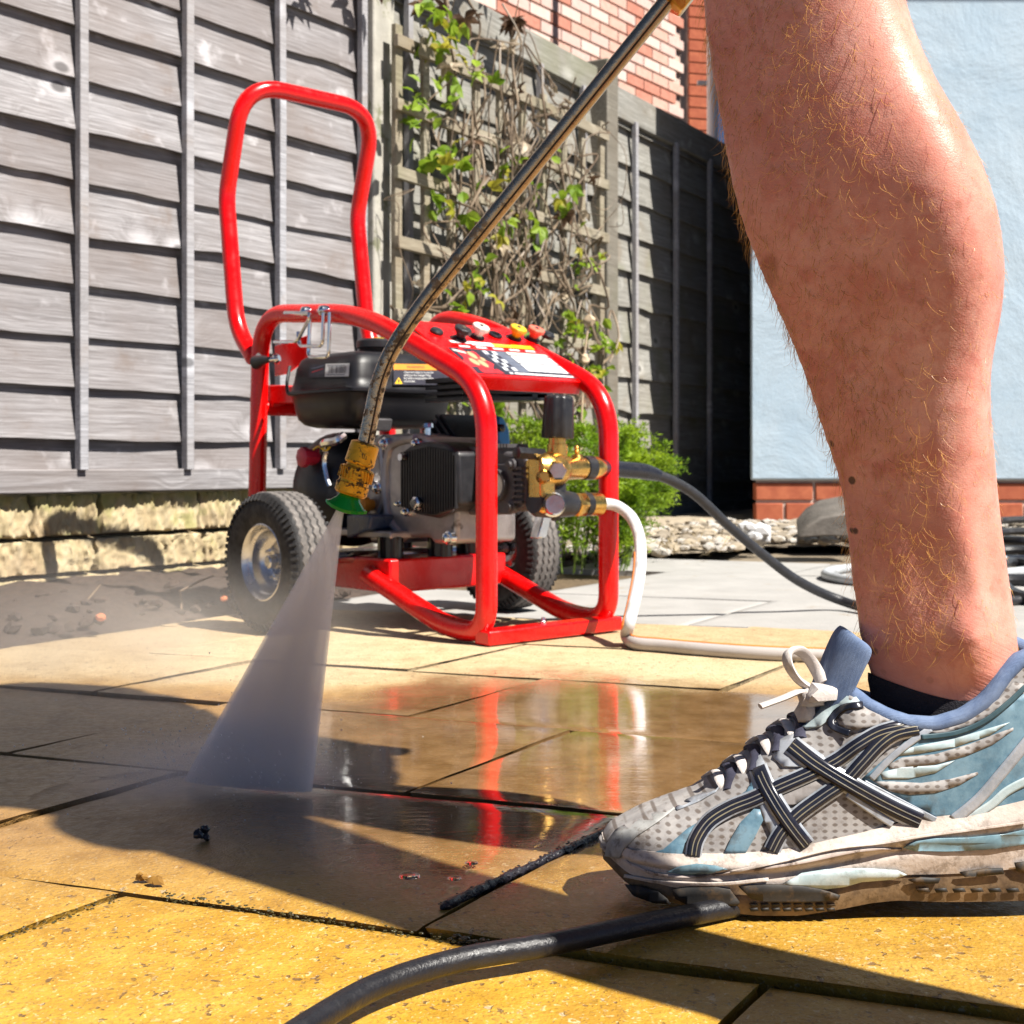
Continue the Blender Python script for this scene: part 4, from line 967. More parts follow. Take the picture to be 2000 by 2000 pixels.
# black hose in the foreground, running under the shoe
fh = catmull([G(470, 2090, .009), G(620, 1990, .009), G(745, 1922, .009), G(900, 1874, .009), G(1070, 1845, .009), G(1230, 1811, .008), G(1400, 1777, .007), G(1520, 1752, .006), G(1640, 1700, .008), G(1800, 1650, .008), G(2050, 1600, .008)], 10)
HOSEW = plain('wet_black_hose', (.010, .010, .013), .38, var=.4, vs=60, bump=.2, bs=420, dirt=((.2, .2, .2), 190, .73)); bm = B(); tube(bm, fh,   .0063, 20); tag(obj('foreground_hose', bm, HOSEW), 'thick wet black hose across the foreground slabs, passing under the shoe', 'hose')
# loops of cable and hose far right, behind the leg
bm = B(); tube(bm, catmull([G(1612, 1122, .012), G(1660, 1133, .012), G(1760, 1137, .012), G(1880, 1126, .012), G(2030, 1112, .012), G(2120, 1100, .012), G(2030, 1090, .012), G(1850, 1098, .012), G(1700, 1107, .012), G(1640, 1112, .012)], 8, True), .011, 10, closed=True)
tag(obj('grey_hose', bm, plain('grey_hose', (.42, .44, .46), .4)), 'flat loop of pale grey hose on the paving behind the ankle', 'hose')
bm = B()
ccp = []
for i, (y0, dz) in enumerate(((1030, .05), (1052, .03), (1088, .02), (1146, .012), (1068, .04))):
    ccp += ([G(1905+i*5, y0-4, .02+dz), G(1945, y0-12, .02+dz), G(2020, y0-14+i, .02+dz), G(2130, y0+6, .02), G(2080, y0+22, .015), G(1970, y0+14-2*i, .02)])
tube(bm, catmull(ccp, 7), .013, 9)
tag(obj('cable_coil', bm, BLK), 'untidy coil of black cable on the paving right of the calf', 'cable')
# ---- spray lance
ln = thing('spray_lance', 'muddy steel spray lance with brass coupling and green fan nozzle', 'spray lance', P(690, 940, 1.05))
STEEL = MatB('muddy_steel', .3, .95, (.55, .42, .26)); co = STEEL.co(); f = STEEL.noise(co, 120, 6, .7)
sepz = STEEL.n('ShaderNodeSeparateXYZ'); lk(STEEL.nt, STEEL.co(), sepz.inputs[0])
mud = STEEL.math('MULTIPLY', STEEL.rf(f, .50, .60), STEEL.rf(sepz.outputs[2], .62, .30))
STEEL.set('Base Color', STEEL.mix(mud, STEEL.mix(STEEL.noise(co, 35, 4), (.42, .30, .17), (.62, .52, .38)), (.09, .055, .025))); STEEL.set('Metallic', STEEL.rf(mud, 0, 1, .95, .05)); STEEL.set('Roughness', STEEL.rf(mud, 0, 1, .25, .8)); STEEL.bump(f, .35, .002)
MBR = MatB('muddy_brass', .35, .9); co = MBR.co(); f = MBR.noise(co, 150, 6, .72, .4); md = MBR.rf(f, .53, .60)
MBR.set('Base Color', MBR.mix(md, (.80, .40, .03), (.05, .03, .012))); MBR.set('Metallic', MBR.rf(md, 0, 1, .85, .0)); MBR.set('Roughness', MBR.rf(md, 0, 1, .32, .8)); MBR.bump(f, .6, .002)
LD0, LD1 = 1.05, .99
ax_ = [P(713, 872, LD0), P(733, 785, LD0), P(752, 712, 1.047), P(800, 630, 1.043), P(1040, 332, 1.015), P(1310, -5, LD1), P(1640, -415, .955)]
pth = fillet([ax_[0], P(745, 716, 1.048), P(810, 612, 1.042), P(1640, -415, .955)], [.05, .10], 14)
bm = B(); tube(bm, pth, .0064, 20); tl_ = obj('tube', bm, STEEL.m, ln)
# the rolled seam along the tube
vw = Vector((0, -1, 0)); bm = B(); sp_ = []
for i, p in enumerate(pth):
    t = (pth[min(i+1, len(pth)-1)]-pth[max(i-1, 0)]).normalized(); sd = t.cross(vw).normalized()
    sp_.append(p+vw*.0058+sd*.0026)
tube(bm, sp_, .0008, 6); obj('seam', bm, plain('dark_seam', (.05, .03, .015), .7), ln)
nd = (P(688, 950, LD0)-P(713, 868, LD0)).normalized(); p0 = P(714, 866, LD0)
bm = B(); lathe(bm, p0, nd, [(-.001, .0070), (0, .0105), (.001, .0114), (.016, .0120), (.0175, .0112), (.0178, .0098), (.0195, .0098), (.020, .0122), (.0215, .0132), (.0300, .0134), (.0305, .0122), (.0330, .0122), (.0335, .0133), (.0405, .0130), (.0425, .0112), (.043, .006)], 26); obj('coupling', bm, MBR.m, ln, angle=25)
bm = B()
for k in range(30):
    a = 2*math.pi*k/30; x_, y_ = frame_of(nd); q = p0+nd*.0210+(x_*math.cos(a)+y_*math.sin(a))*.0128; tn = (-x_*math.sin(a)+y_*math.cos(a))
    box(bm, q-tn*.0005, tn*.001, (x_*math.cos(a)+y_*math.sin(a))*.0011, nd*.009+tn*.0018)
obj('knurling', bm, MBR.m, ln, kind='stuff')
GRN = MatB('green_nozzle', .25, col=(.0, .26, .012)); GRN.set('Transmission Weight', .0); GRN.set('Subsurface Weight', .2); GRN = GRN.m
n0 = p0+nd*.042; bm = B(); x_ = (P(735, 980, LD0)-P(675, 955, LD0)).normalized(); x_ = (x_-nd*x_.dot(nd)).normalized(); y_ = x_.cross(nd).normalized(); rings = []
for h, rx, ry in ((0, .0075, .0075), (.004, .0095, .009), (.008, .0135, .0105), (.012, .0165, .012), (.0145, .0160, .0115), (.015, .010, .007)):
    rings.append([bm.verts.new(n0+nd*(h+(.003*math.cos(2*math.pi*k/28)**2 if h > .01 else 0)*-1)+x_*(rx*math.cos(2*math.pi*k/28)*(1+.04*math.cos(14*2*math.pi*k/28)))+y_*(ry*math.sin(2*math.pi*k/28))) for k in range(28)])
for A, Bq in zip(rings, rings[1:]):
    for k in range(28): bm.faces.new((A[k], A[(k+1) % 28], Bq[(k+1) % 28], Bq[k]))
bm.faces.new(rings[-1]); obj('fan_nozzle', bm, GRN, ln, angle=30)
bm = B(); tp = P(1300, 8, LD1); td = (P(1330, -30, LD1)-tp).normalized(); lathe(bm, tp, td, [(0, .0075), (.001, .0145), (.003, .0158), (.020, .0158), (.022, .014), (.024, .011), (.06, .011)], 6); obj('brass_nut', bm, BRASS, ln, bevel=.0008)
# trigger gun above the frame, in the hands
bm = B(); g0, g1 = P(1570, -330, .96), P(1790, -600, .94); tube(bm, [g0, g0.lerp(g1, .3), g0.lerp(g1, .7), g1], [.013, .018, .02, .016], 12); tube(bm, [g0.lerp(g1, .6), g0.lerp(g1, .6)+Vector((.05, 0, -.10))], .016, 10); obj('trigger_gun', bm, BLK, ln)
# ---- the fan of water: a thin wedge of fine droplets in the air
WAT = bpy.data.materials.new('water_spray'); WAT.use_nodes = True; wn = WAT.node_tree; wn.nodes.remove(wn.nodes['Principled BSDF'])
vol = wn.nodes.new('ShaderNodeVolumePrincipled'); vol.inputs['Color'].default_value = (.995, .99, 1, 1); vol.inputs['Anisotropy'].default_value = -.1
wn.links.new(vol.outputs[0], wn.nodes['Material Output'].inputs['Volume'])
tc = wn.nodes.new('ShaderNodeTexCoord'); sx = wn.nodes.new('ShaderNodeSeparateXYZ'); wn.links.new(tc.outputs['Object'], sx.inputs[0])
mp_ = wn.nodes.new('ShaderNodeVectorMath'); mp_.operation = 'NORMALIZE'; sb_n = wn.nodes.new('ShaderNodeVectorMath'); sb_n.operation = 'SUBTRACT'; sb_n.inputs[1].default_value = P(669, 976, 1.052)
wn.links.new(tc.outputs['Object'], sb_n.inputs[0]); wn.links.new(sb_n.outputs[0], mp_.inputs[0])
ns = wn.nodes.new('ShaderNodeTexNoise'); ns.inputs['Scale'].default_value = 26.0; ns.inputs['Detail'].default_value = 4; wn.links.new(mp_.outputs[0], ns.inputs['Vector'])
mr = wn.nodes.new('ShaderNodeMapRange'); wn.links.new(ns.outputs['Fac'], mr.inputs[0]); mr.inputs['From Min'].default_value = .3; mr.inputs['From Max'].default_value = .7; mr.inputs['To Min'].default_value = 130; mr.inputs['To Max'].default_value = 420
wn.links.new(mr.outputs[0], vol.inputs['Density'])
e0_, e1_, e2_ = P(669, 982, 1.052), G(362, 1524, .001), G(606, 1546, .001)
bm = B(); n = 16; fd = (e2_-e1_).normalized(); ft_ = Vector((-fd.y, fd.x, 0)).normalized(); rings = []
for i in range(n+1):
    t = i/n; a = e0_.lerp(e1_, t); b = e0_.lerp(e2_, t); c = a.lerp(b, .5); hw = (b-a).length/2+.0018; th = .0022+.0095*t; ring = []
    for k in range(24):
        an = 2*math.pi*k/24; cx, sy = math.cos(an), math.sin(an)
        ring.append(bm.verts.new(c+(b-a).normalized()*(hw*abs(cx)**.7*(1 if cx > 0 else -1))+ft_*(th*sy) if i else c+fd*(.0022*cx)+ft_*(.0022*sy)))
    rings.append(ring)
for A, Bq in zip(rings, rings[1:]):
    for k in range(24): bm.faces.new((A[k], A[(k+1) % 24], Bq[(k+1) % 24], Bq[k]))
bm.faces.new(rings[0][::-1]); bm.faces.new(rings[-1])
tag(obj('water_jet', bm, WAT), 'flat fan of spraying water between the green nozzle and the slabs', 'water jet', kind='stuff')
# ---- drifting spray mist, denser close to where the jet lands
def mist(name, cen, rad, dens, lab):
    m = bpy.data.materials.new(name); m.use_nodes = True; t = m.node_tree; t.nodes.remove(t.nodes['Principled BSDF'])
    v = t.nodes.new('ShaderNodeVolumePrincipled'); v.inputs['Color'].default_value = (.97, .98, 1, 1); v.inputs['Anisotropy'].default_value = .2
    t.links.new(v.outputs[0], t.nodes['Material Output'].inputs['Volume'])
    tc = t.nodes.new('ShaderNodeTexCoord'); mp = t.nodes.new('ShaderNodeMapping'); mp.vector_type = 'POINT'
    mp.inputs['Location'].default_value = tuple(-c/r for c, r in zip(cen, rad)); mp.inputs['Scale'].default_value = tuple(1/r for r in rad)
    ln_ = t.nodes.new('ShaderNodeVectorMath'); ln_.operation = 'LENGTH'
    t.links.new(tc.outputs['Object'], mp.inputs[0]); t.links.new(mp.outputs[0], ln_.inputs[0])
    mr = t.nodes.new('ShaderNodeMapRange'); mr.interpolation_type = 'SMOOTHERSTEP'; t.links.new(ln_.outputs['Value'], mr.inputs[0])
    for k, q in zip(('From Min', 'From Max', 'To Min', 'To Max'), (.05, 1.0, dens, 0)): mr.inputs[k].default_value = q
    ns = t.nodes.new('ShaderNodeTexNoise'); ns.inputs['Scale'].default_value = 7; ns.inputs['Detail'].default_value = 3; t.links.new(tc.outputs['Object'], ns.inputs['Vector'])
    m2 = t.nodes.new('ShaderNodeMapRange'); t.links.new(ns.outputs['Fac'], m2.inputs[0])
    for k, q in zip(('From Min', 'From Max', 'To Min', 'To Max'), (.35, .65, .25, 1.5)): m2.inputs[k].default_value = q
    mu = t.nodes.new('ShaderNodeMath'); mu.operation = 'MULTIPLY'; t.links.new(mr.outputs[0], mu.inputs[0]); t.links.new(m2.outputs[0], mu.inputs[1]); t.links.new(mu.outputs[0], v.inputs['Density'])
    bm = B(); q = bmesh.ops.create_uvsphere(bm, u_segments=28, v_segments=14, radius=1.0)
    for p in q['verts']: p.co = Vector((cen[0]+p.co.x*rad[0], cen[1]+p.co.y*rad[1], max(cen[2]+p.co.z*rad[2], .0015)))
    tag(obj(name, bm, m), lab, 'mist', kind='stuff')
mist('impact_mist', tuple(G(430, 1520, .015)), (.17, .11, .055), 14.0, 'puff of fine water mist where the jet hits the slabs')
mist('drifting_mist', (-.52, 1.62, .03), (.50, .62, .17), 1.15, 'thin water mist drifting over the slabs and soil at the left')
# ---- small debris and bubbles
bm = B(); q0, q1 = G(350, 1520), G(620, 1548)
for i in range(900):
    c = q0.lerp(q1, rg.random()); a = rg.uniform(0, 6.28); r_ = abs(rg.gauss(0, .06)); h = abs(rg.gauss(0, .028))
    rock(bm, c+Vector((r_*math.cos(a)-.02, r_*math.sin(a)*.7+.01, .001+h)), rg.uniform(.00025, .0008), i, (1, 1, 1), 1)
DROP = plain('water_droplet', (.75, .76, .8), .05, var=.05); tag(obj('splash_droplets', bm, DROP), 'fine droplets splashing up where the jet lands', 'splash', kind='stuff')
bm = B(); p = G(396, 1636, -.0008)
for i in range(5): rock(bm, p+Vector((.003*math.cos(i*1.3), .002*math.sin(i*2.1), .0015*i)), .0028+.0006*(i % 3), i*3.1, (1, 1, .9), 2)
tag(obj('mud_clod', bm, BLKG), 'small wet black clod of mud standing on the middle slab', 'clod')
MOSS = plain('wet_moss', (.05, .042, .012), .4, var=.6, vs=90, bump=.6, bs=200)
rg = random.Random(8)
for (px, py, lab) in ((283, 1717, 'wet brown scrap stuck in the slab joint, left one'), (312, 1722, 'wet brown scrap stuck in the slab joint, right one')):
    bm = B()
    for i in range(4): rock(bm, G(px, py, -.0015)+Vector((rg.uniform(-.004, .004), rg.uniform(-.002, .002), rg.uniform(0, .003))), rg.uniform(.002, .004), i*2.3+px, (1.3, .8, .7), 1)
    tag(obj('joint_scrap', bm, plain('wet_leaf_brown', (.25, .13, .03), .25)), lab, 'debris')
def grit_line(p, q, n, w_, r0, r1, col, lab, name):
    bm = B()
    for i in range(n):
        t = rg.random(); c = p.lerp(q, t); d = (q-p).normalized(); s_ = Vector((-d.y, d.x, 0))
        rock(bm, c+s_*rg.uniform(-w_, w_)+Vector((0, 0, rg.uniform(-.008, -.0015))), rg.uniform(r0, r1)*.85, i*1.7, (1.3, 1, .6), 1)
    tag(obj(name, bm, col), lab, 'grit', kind='stuff')
DARKG = plain('wet_silt', (.015, .013, .018), .3, var=.5, vs=80, bump=.6, bs=200)
bm = B(); sa_, sb_ = G(862, 1768, 0), G(1190, 1616, 0); n = 60
tube(bm, [sa_.lerp(sb_, i/n)+Vector((.0012*nz(i*.3), 0, -.0018+.0010*nz(i*.4, 5))) for i in range(n+1)], [  .0014+(.0021+.0008*nz(i*.5, 2)+.0008*nz(i*1.7, 4))*sstep(0, 1, i)*(1-.35*sstep(14, 30, i)) for i in range(n+1)], 12, f=lambda i, a: 1+.22*nz(i*.9, a*2.0))
for i in range(160):
    c = sa_.lerp(sb_, rg.random()); rock(bm, c+Vector((rg.uniform(-.005, .005), rg.uniform(-.004, .004), .0002)), rg.uniform(.0005, .0011), i*1.7, (1.3, 1, .6), 1)
tag(obj('wet_silt', bm, DARKG), 'black wet silt washed into the joint before the shoe toe', 'silt', kind='stuff')
grit_line(G(320, 1738, 0), G(870, 1822, 0), 230, .0026, .0006, .0014, MOSS, 'mossy grit along the broken edge of the front joint', 'mossy_grit')
grit_line(G(0, 1822, 0), G(236, 1738, 0), 90, .0026, .0006, .0013, MOSS, 'mossy grit in the left front joint', 'mossy_grit')
grit_line(G(880, 1822, 0), G(1040, 1838, 0), 120, .003, .001, .0026, MOSS, 'mossy grit beside the black silt', 'mossy_grit')
BUB = MatB('bubble', .02, col=(.9, .9, .9)); BUB.set('Transmission Weight', 1.0); BUB.b.inputs['IOR'].default_value = 1.06; BUB = BUB.m
for i, (px, py, r, lab) in enumerate(((800, 1712, .0070, 'largest water bubble floating in the puddle, at the left'), (888, 1716, .0045, 'small water bubble in the puddle, middle one'), (921, 1686, .0045, 'small water bubble in the puddle beside the red reflection'))):
    bm = B(); c = G(px, py, .001); lathe(bm, c, Z, [(.0, r), (.12*r, r*.98), (.3*r, r*.86), (.42*r, r*.6), (.48*r, r*.3), (.5*r, 0.0001)], 20); tag(obj('bubble', bm, BUB), lab, 'bubble')
# ---- rubble, gravel and stones along the far edge of the paving
PEB = [plain('pebble_a', (.36, .30, .22), .85, var=.3), plain('pebble_b', (.25, .21, .16), .85, var=.3), plain('pebble_c', (.44, .41, .37), .85, var=.2)]
for mi, pm in enumerate(PEB):
    bm = B()
    for i in range(420):
        px = rg.uniform(1080, 2100); t = rg.random(); y0 = 1072 if px < 1450 else 1058
        py = lerp(y0, 1018, t**.8)+(10 if px < 1300 else 0); z = .012+.05*t
        p = G(px, py, z)
        if p.y > 4.98 and p.x > RX: p.y = 4.95-rg.random()*.1
        if p.y > 5.6: continue
        rock(bm, p, rg.uniform(.008, .026), i*1.3+mi, (1.2, 1, .6))
    tag(obj('gravel', bm, pm), 'loose gravel and rubble along the far edge of the paving', 'gravel', kind='stuff')
bm = B(); nx, ny = 40, 8; g = []
for i in range(nx+1):
    row = []
    for j in range(ny+1):
        px = lerp(1060, 2200, i/nx); p = G(px, 1074-12*(px > 1450), .0); q = Vector((p.x*1.0, p.y, 0)); far = Vector((p.x*1.22, p.y*1.22, 0)); r_ = q.lerp(far, j/ny*2.0)
        row.append(bm.verts.new((r_.x, r_.y, -.01+.075*sstep(0, .5, j/ny)+.012*nz(r_.x*9, r_.y*9))))
    g.append(row)
for i in range(nx):
    for j in range(ny): bm.faces.new((g[i][j], g[i+1][j], g[i+1][j+1], g[i][j+1]))
tag(obj('gravel_bank', bm, PEB[0]), kind='structure')
SLT = plain('dark_slate', (.13, .115, .10), .7, var=.35, vs=20, bump=.4)
bm = B(); o = G(1560, 1050, .02); prism(bm, [P(1556, 1052, 4.1), P(1578, 1026, 4.1), P(1606, 1010, 4.1), P(1660, 1000, 4.1), P(1700, 1030, 4.1), P(1690, 1050, 4.1), P(1610, 1048, 4.1)], Vector((.03, .16, .05))); tag(obj('slate_slab', bm, SLT, bevel=.006), 'broken dark slate lying on the gravel behind the shin', 'stone')
bm = B(); prism(bm, [P(1600, 1005, 4.35), P(1660, 993, 4.35), P(1720, 993, 4.35), P(1720, 1014, 4.35), P(1606, 1012, 4.35)], Vector((0, .15, .01))); tag(obj('brick_piece', bm, BRK[1], bevel=.006), 'broken red brick behind the dark slate at the house foot', 'brick')
CRUM = plain('crumpled_white', (.62, .62, .63), .4, var=.3, vs=30)
bm = B()
for i in range(9): rock(bm, P(1462+rg.uniform(-22, 30), 1040+rg.uniform(-14, 12), 4.3+rg.uniform(-.1, .1)), rg.uniform(.018, .034), i*5.1, (1.2, .8, .8), 1)
tag(obj('crumpled_plastic', bm, CRUM, smooth=False), 'crumpled bits of white plastic at the corner of the rendered house', 'litter')
# ---- feathery plant by the fence foot
def leafmat(name, c0, c1, tr=.35):
    m = MatB(name, .5, spec=.3); co = m.co(rnd=2.0); m.set('Base Color', m.mix(m.rf(m.noise(m.co(), 11, 3), .42, .66, 0, .65), m.ramp(m.noise(co, 9, 3), [(.3, c0), (.7, c1)]), tuple(q*.45 for q in c0)))
    t = m.n('ShaderNodeBsdfTranslucent'); lk(m.nt, m.b.inputs['Base Color'].links[0].from_socket, t.inputs[0]); mx = m.n('ShaderNodeMixShader'); mx.inputs[0].default_value = tr
    lk(m.nt, m.b.outputs[0], mx.inputs[1]); lk(m.nt, t.outputs[0], mx.inputs[2]); lk(m.nt, mx.outputs[0], m.nt.nodes['Material Output'].inputs[0]); return m.m
FERN = leafmat('feather_leaf', (.13, .27, .012), (.38, .50, .03), .45); STEM = leafmat('green_stem', (.12, .2, .03), (.2, .28, .05), .1)
rp = random.Random(31)
fp = thing('feathery_plant', 'bright green feathery plant growing at the fence foot behind the machine', 'plant', G(1150, 1075))
bl, bs_ = B(), B()
def leaflet(bm, p, d, L, wd, n=Vector((0, 0, 1))):
    s_ = d.cross(n)
    if s_.length < 1e-4: s_ = Vector((1, 0, 0))
    s_ = s_.normalized()*wd; a, m_, b = p, p+d*L*.5, p+d*L
    v = [bm.verts.new(q) for q in (a, m_+s_, b, m_-s_)]; bm.faces.new((v[0], v[1], v[2])); bm.faces.new((v[0], v[2], v[3]))
def frond(base, tip, nb=9):
    mid = base.lerp(tip, .55)+Vector((rp.uniform(-.03, .03), rp.uniform(-.03, .03), .05)); c = catmull([base, mid, tip], 8); tube(bs_, c, [.0022]*6+[.0012]*(len(c)-6), 5)
    for i in range(3, len(c)):
        for s_ in range(5):
            ax = Vector((rp.uniform(-1, 1), rp.uniform(-1, 1), rp.uniform(-.1, .9))).normalized(); L = rp.uniform(.03, .075)*(1.15-i/len(c)*.5)
            q = c[i]
            for k in range(9):
                f = (k+1)/9; pos = q+ax*L*f+Vector((0, 0, -.01*f*f)); dd = (ax*.5+Vector((rp.uniform(-1, 1), rp.uniform(-1, 1), rp.uniform(-.5, .8)))).normalized()
                leaflet(bl, pos, dd, rp.uniform(.010, .020), rp.uniform(.0016, .0030), Vector((rp.uniform(-1, 1), rp.uniform(-1, 1), 1)).normalized())
for i in range(60):
    px = rp.choice((rp.uniform(960, 1150), rp.uniform(1130, 1310), rp.uniform(1180, 1320))); d = rp.uniform(3.25, 3.75)
    top = lerp(800, 850, (px-960)/360)+rp.uniform(0, 150)
    if px > 1255: top = rp.uniform(862, 1000)
    b = Vector((P(lerp(px, 1120, .45), 1000, d).x, d, .0)); frond(b, P(px, top, d+rp.uniform(-.1, .1)))
obj('foliage', bl, FERN, fp, kind='stuff', smooth=False); obj('stems', bs_, STEM, fp, kind='stuff')
# dry grass and litter at its foot
DRY = leafmat('dry_stalk', (.30, .22, .12), (.52, .42, .26), .15)
bm = B()
for i in range(240):
    px = rp.uniform(1000, 1420); p = G(px, rp.uniform(1040, 1088), .02); d = Vector((rp.uniform(-1, 1), rp.uniform(-1, 1), rp.uniform(.05, .9))).normalized(); leaflet(bm, p, d, rp.uniform(.03, .10), .0022)
tag(obj('dry_grass', bm, DRY, smooth=False), 'dry grass stalks and litter at the foot of the feathery plant', 'grass', kind='stuff')
# ---- climbing plant on the trellis: dead stems, brown and green leaves
vn = thing('climbing_plant', 'half dead climbing plant with tangled brown stems on the trellis', 'climbing plant', F1+FB*.6)
BST = leafmat('brown_stem', (.13, .09, .06), (.34, .26, .18), .05)
def TP(t, z, off): return F1+FB*t+FN2*off+Vector((0, 0, z))
stm = [B() for _ in range(4)]
W_ = tB-tA
nodes = []
for i in range(80):
    t = lerp(tA, tB, rp.betavariate(1.5, 1.5)); z = rp.uniform(.12, .9) if i % 2 else rp.uniform(.5, 1.5); pts_ = []
    for k in range(rp.randint(5, 10)):
        pts_.append(TP(t, z, .115+rp.uniform(-.035, .075))); t += rp.uniform(-.09, .09); z += rp.uniform(-.03, .16) if i % 3 else rp.uniform(-.12, .12)
        t = clamp(t, tA-.03, tB+.04); z = clamp(z, .1, 1.88 if t < tA+.75 else 1.45)
    c = catmull(pts_, 5); r_ = rp.uniform(.0014, .0042); tube(stm[i % 4], c, r_, 5); nodes += c[::4]
for i in range(26):    # dead drifts of stems hanging in bundles
    t = lerp(tA+.25, tB-.25, rp.random()); z = rp.uniform(1.0, 1.6); q = [TP(t+rp.uniform(-.03, .03)*k, z-.13*k+rp.uniform(-.02, .02), .13+rp.uniform(-.02, .05)) for k in range(6)]
    tube(stm[i % 4], catmull(q, 4), rp.uniform(.002, .005), 5)
for b_ in stm: obj('tangled_stems', b_, BST, vn, kind='stuff')
GL = leafmat('climber_leaf', (.12, .24, .015), (.34, .46, .04), .45); YL = leafmat('yellowing_leaf', (.30, .30, .02), (.45, .40, .05), .4); DL = leafmat('dead_leaf', (.09, .05, .035), (.20, .12, .07), .15); TL = leafmat('pale_dead_leaf', (.38, .30, .2), (.55, .46, .34), .25)
def leafmesh(L, wd, mat, lobes=3):
    bm = B()
    for k in range(lobes):
        a = (k-(lobes-1)/2)*.95; d = Vector((math.sin(a), math.cos(a), -.15*abs(math.sin(a)))); s_ = Vector((d.y, -d.x, 0))
        l = L*(1 if k == lobes//2 else .8); ps = [Vector(), d*l*.3+s_*wd*.85+Vector((0, 0, .1*L)), d*l*.62+s_*wd*.75+Vector((0, 0, .08*L)), d*l+Vector((0, 0, -.12*L)), d*l*.62-s_*wd*.75+Vector((0, 0, .08*L)), d*l*.3-s_*wd*.85+Vector((0, 0, .1*L)), d*l*.45]
        v = [bm.verts.new(p) for p in ps]
        for i in range(6): bm.faces.new((v[6], v[i], v[(i+1) % 6]))
    me = bpy.data.meshes.new('leaf'); bm.to_mesh(me); bm.free(); me.materials.append(mat); return me
lm = [leafmesh(.055, .016, GL), leafmesh(.045, .018, GL, 1), leafmesh(.05, .014, YL), leafmesh(.055, .013, DL, 5), leafmesh(.05, .012, TL, 3)]
def leaf(p, me, s_, e=None):
    o = bpy.data.objects.new('leaf', me); C.objects.link(o); adopt(o, vn); o.location = p; o.rotation_euler = e or (rp.uniform(-1.6, 1.2), rp.uniform(-1, 1), rp.uniform(0, 6.3)); o.scale = (s_,)*3; return o
clus = [(.10, 1.50), (.22, 1.42), (.06, 1.25), (.16, 1.10), (.35, .98), (.28, .80), (.50, 1.15), (.78, 1.12), (.62, 1.0), (.9, .72), (1.02, .60), (.55, .62), (.70, .35), (.95, .98), (1.12, .66), (.2, .55), (.82, .42)]
for i in range(215):
    ct, cz = rp.choice(clus); t = tA+(ct+rp.gauss(0, .055))*W_/1.2; z = cz+rp.gauss(0, .06)
    leaf(TP(t, z, .14+rp.uniform(-.03, .07)), lm[rp.choices((0, 1, 2), (5, 3, 2))[0]], rp.uniform(.6, 1.15))
for i in range(55):
    q = rp.choice(nodes); leaf(q+Vector((rp.uniform(-.02, .02), rp.uniform(-.02, .02), rp.uniform(-.02, .02))), lm[rp.choices((3, 4), (3, 3))[0]], rp.uniform(.5, 1.2))
st0 = TP(on_line(1002, F1+FN2*.1, FB), CH+(HY-55)/FPX*4.25, .10)
bm = B(); tube(bm, catmull([st0+Vector((.02, .02, -.42)), st0+Vector((-.02, 0, -.2)), st0], 6), .003, 5); obj('tangled_stems', bm, BST, vn, kind='stuff')
for k in range(6): leaf(st0, lm[3], 1.1, (rp.uniform(-.9, -.2), rp.uniform(-.5, .5), k*1.05))
for k in range(14):
    px = rp.uniform(700, 960); leaf(TP(on_line(px, F1, FB), 1.78+rp.uniform(-.2, .25)-.10*(px-700)/260, .1+rp.uniform(-.05, .05)), lm[rp.choice((3, 3, 2, 4))], 1.1)
for k in range(9): leaf(F1+FN1*.10-FA*rp.uniform(.0, .30)+Vector((0, 0, rp.uniform(1.55, 1.9))), lm[3], 1.2)
# seed head on a dry stalk
bm = B(); a, b = P(1140, 705, 3.9), P(1150, 625, 3.9); tube(bm, [Vector((a.x-.02, a.y, .0)), a, b], .0035, 6); rock(bm, b, .017, 2, (1, 1, 1.1), 2); rock(bm, P(1142, 702, 3.88), .015, 7, (1, 1, 1), 2)
tag(obj('seed_head', bm, plain('seed_head', (.55, .42, .28), .8)), 'dry stalk with round pale seed heads in front of the trellis post', 'seed head')
# ================================================================== PERSON
DLEG = .834
LE = [(-60, 1362), (0, 1368), (83, 1377), (176, 1392), (269, 1410), (352, 1423), (445, 1449), (549, 1490), (642, 1532), (745, 1573), (859, 1609), (932, 1635), (1014, 1648), (1097, 1656), (1190, 1669), (1242, 1676), (1304, 1692), (1360, 1708), (1420, 1700), (1480, 1690)]
RE = [(-60, 1740), (0, 1762), (83, 1781), (186, 1822), (259, 1863), (342, 1904), (435, 1935), (538, 1951), (621, 1947), (724, 1930), (797, 1931), (880, 1941), (983, 1952), (1087, 1966), (1190, 1982), (1263, 1992), (1320, 1990), (1360, 1976), (1420, 1990), (1480, 2010)]
DEPTH = [(-60, .80), (150, .82), (400, .86), (600, .85), (800, .83), (1000, .78), (1150, .73), (1300, .71), (1480, .62)]
def smooth_tab(tab, x, w=28): return (3 if tab is LE else (-13 if x < 1290 else -6))+sum(interp(tab, x+d)*k for d, k in ((-w, .25), (0, .5), (w, .25)))
def gauss(x, y, cx, cy, sx, sy, rot=0.0):
    dx, dy = x-cx, y-cy; c, s_ = math.cos(rot), math.sin(rot); u, v = dx*c+dy*s_, -dx*s_+dy*c
    return math.exp(-(u/sx)**2-(v/sy)**2)
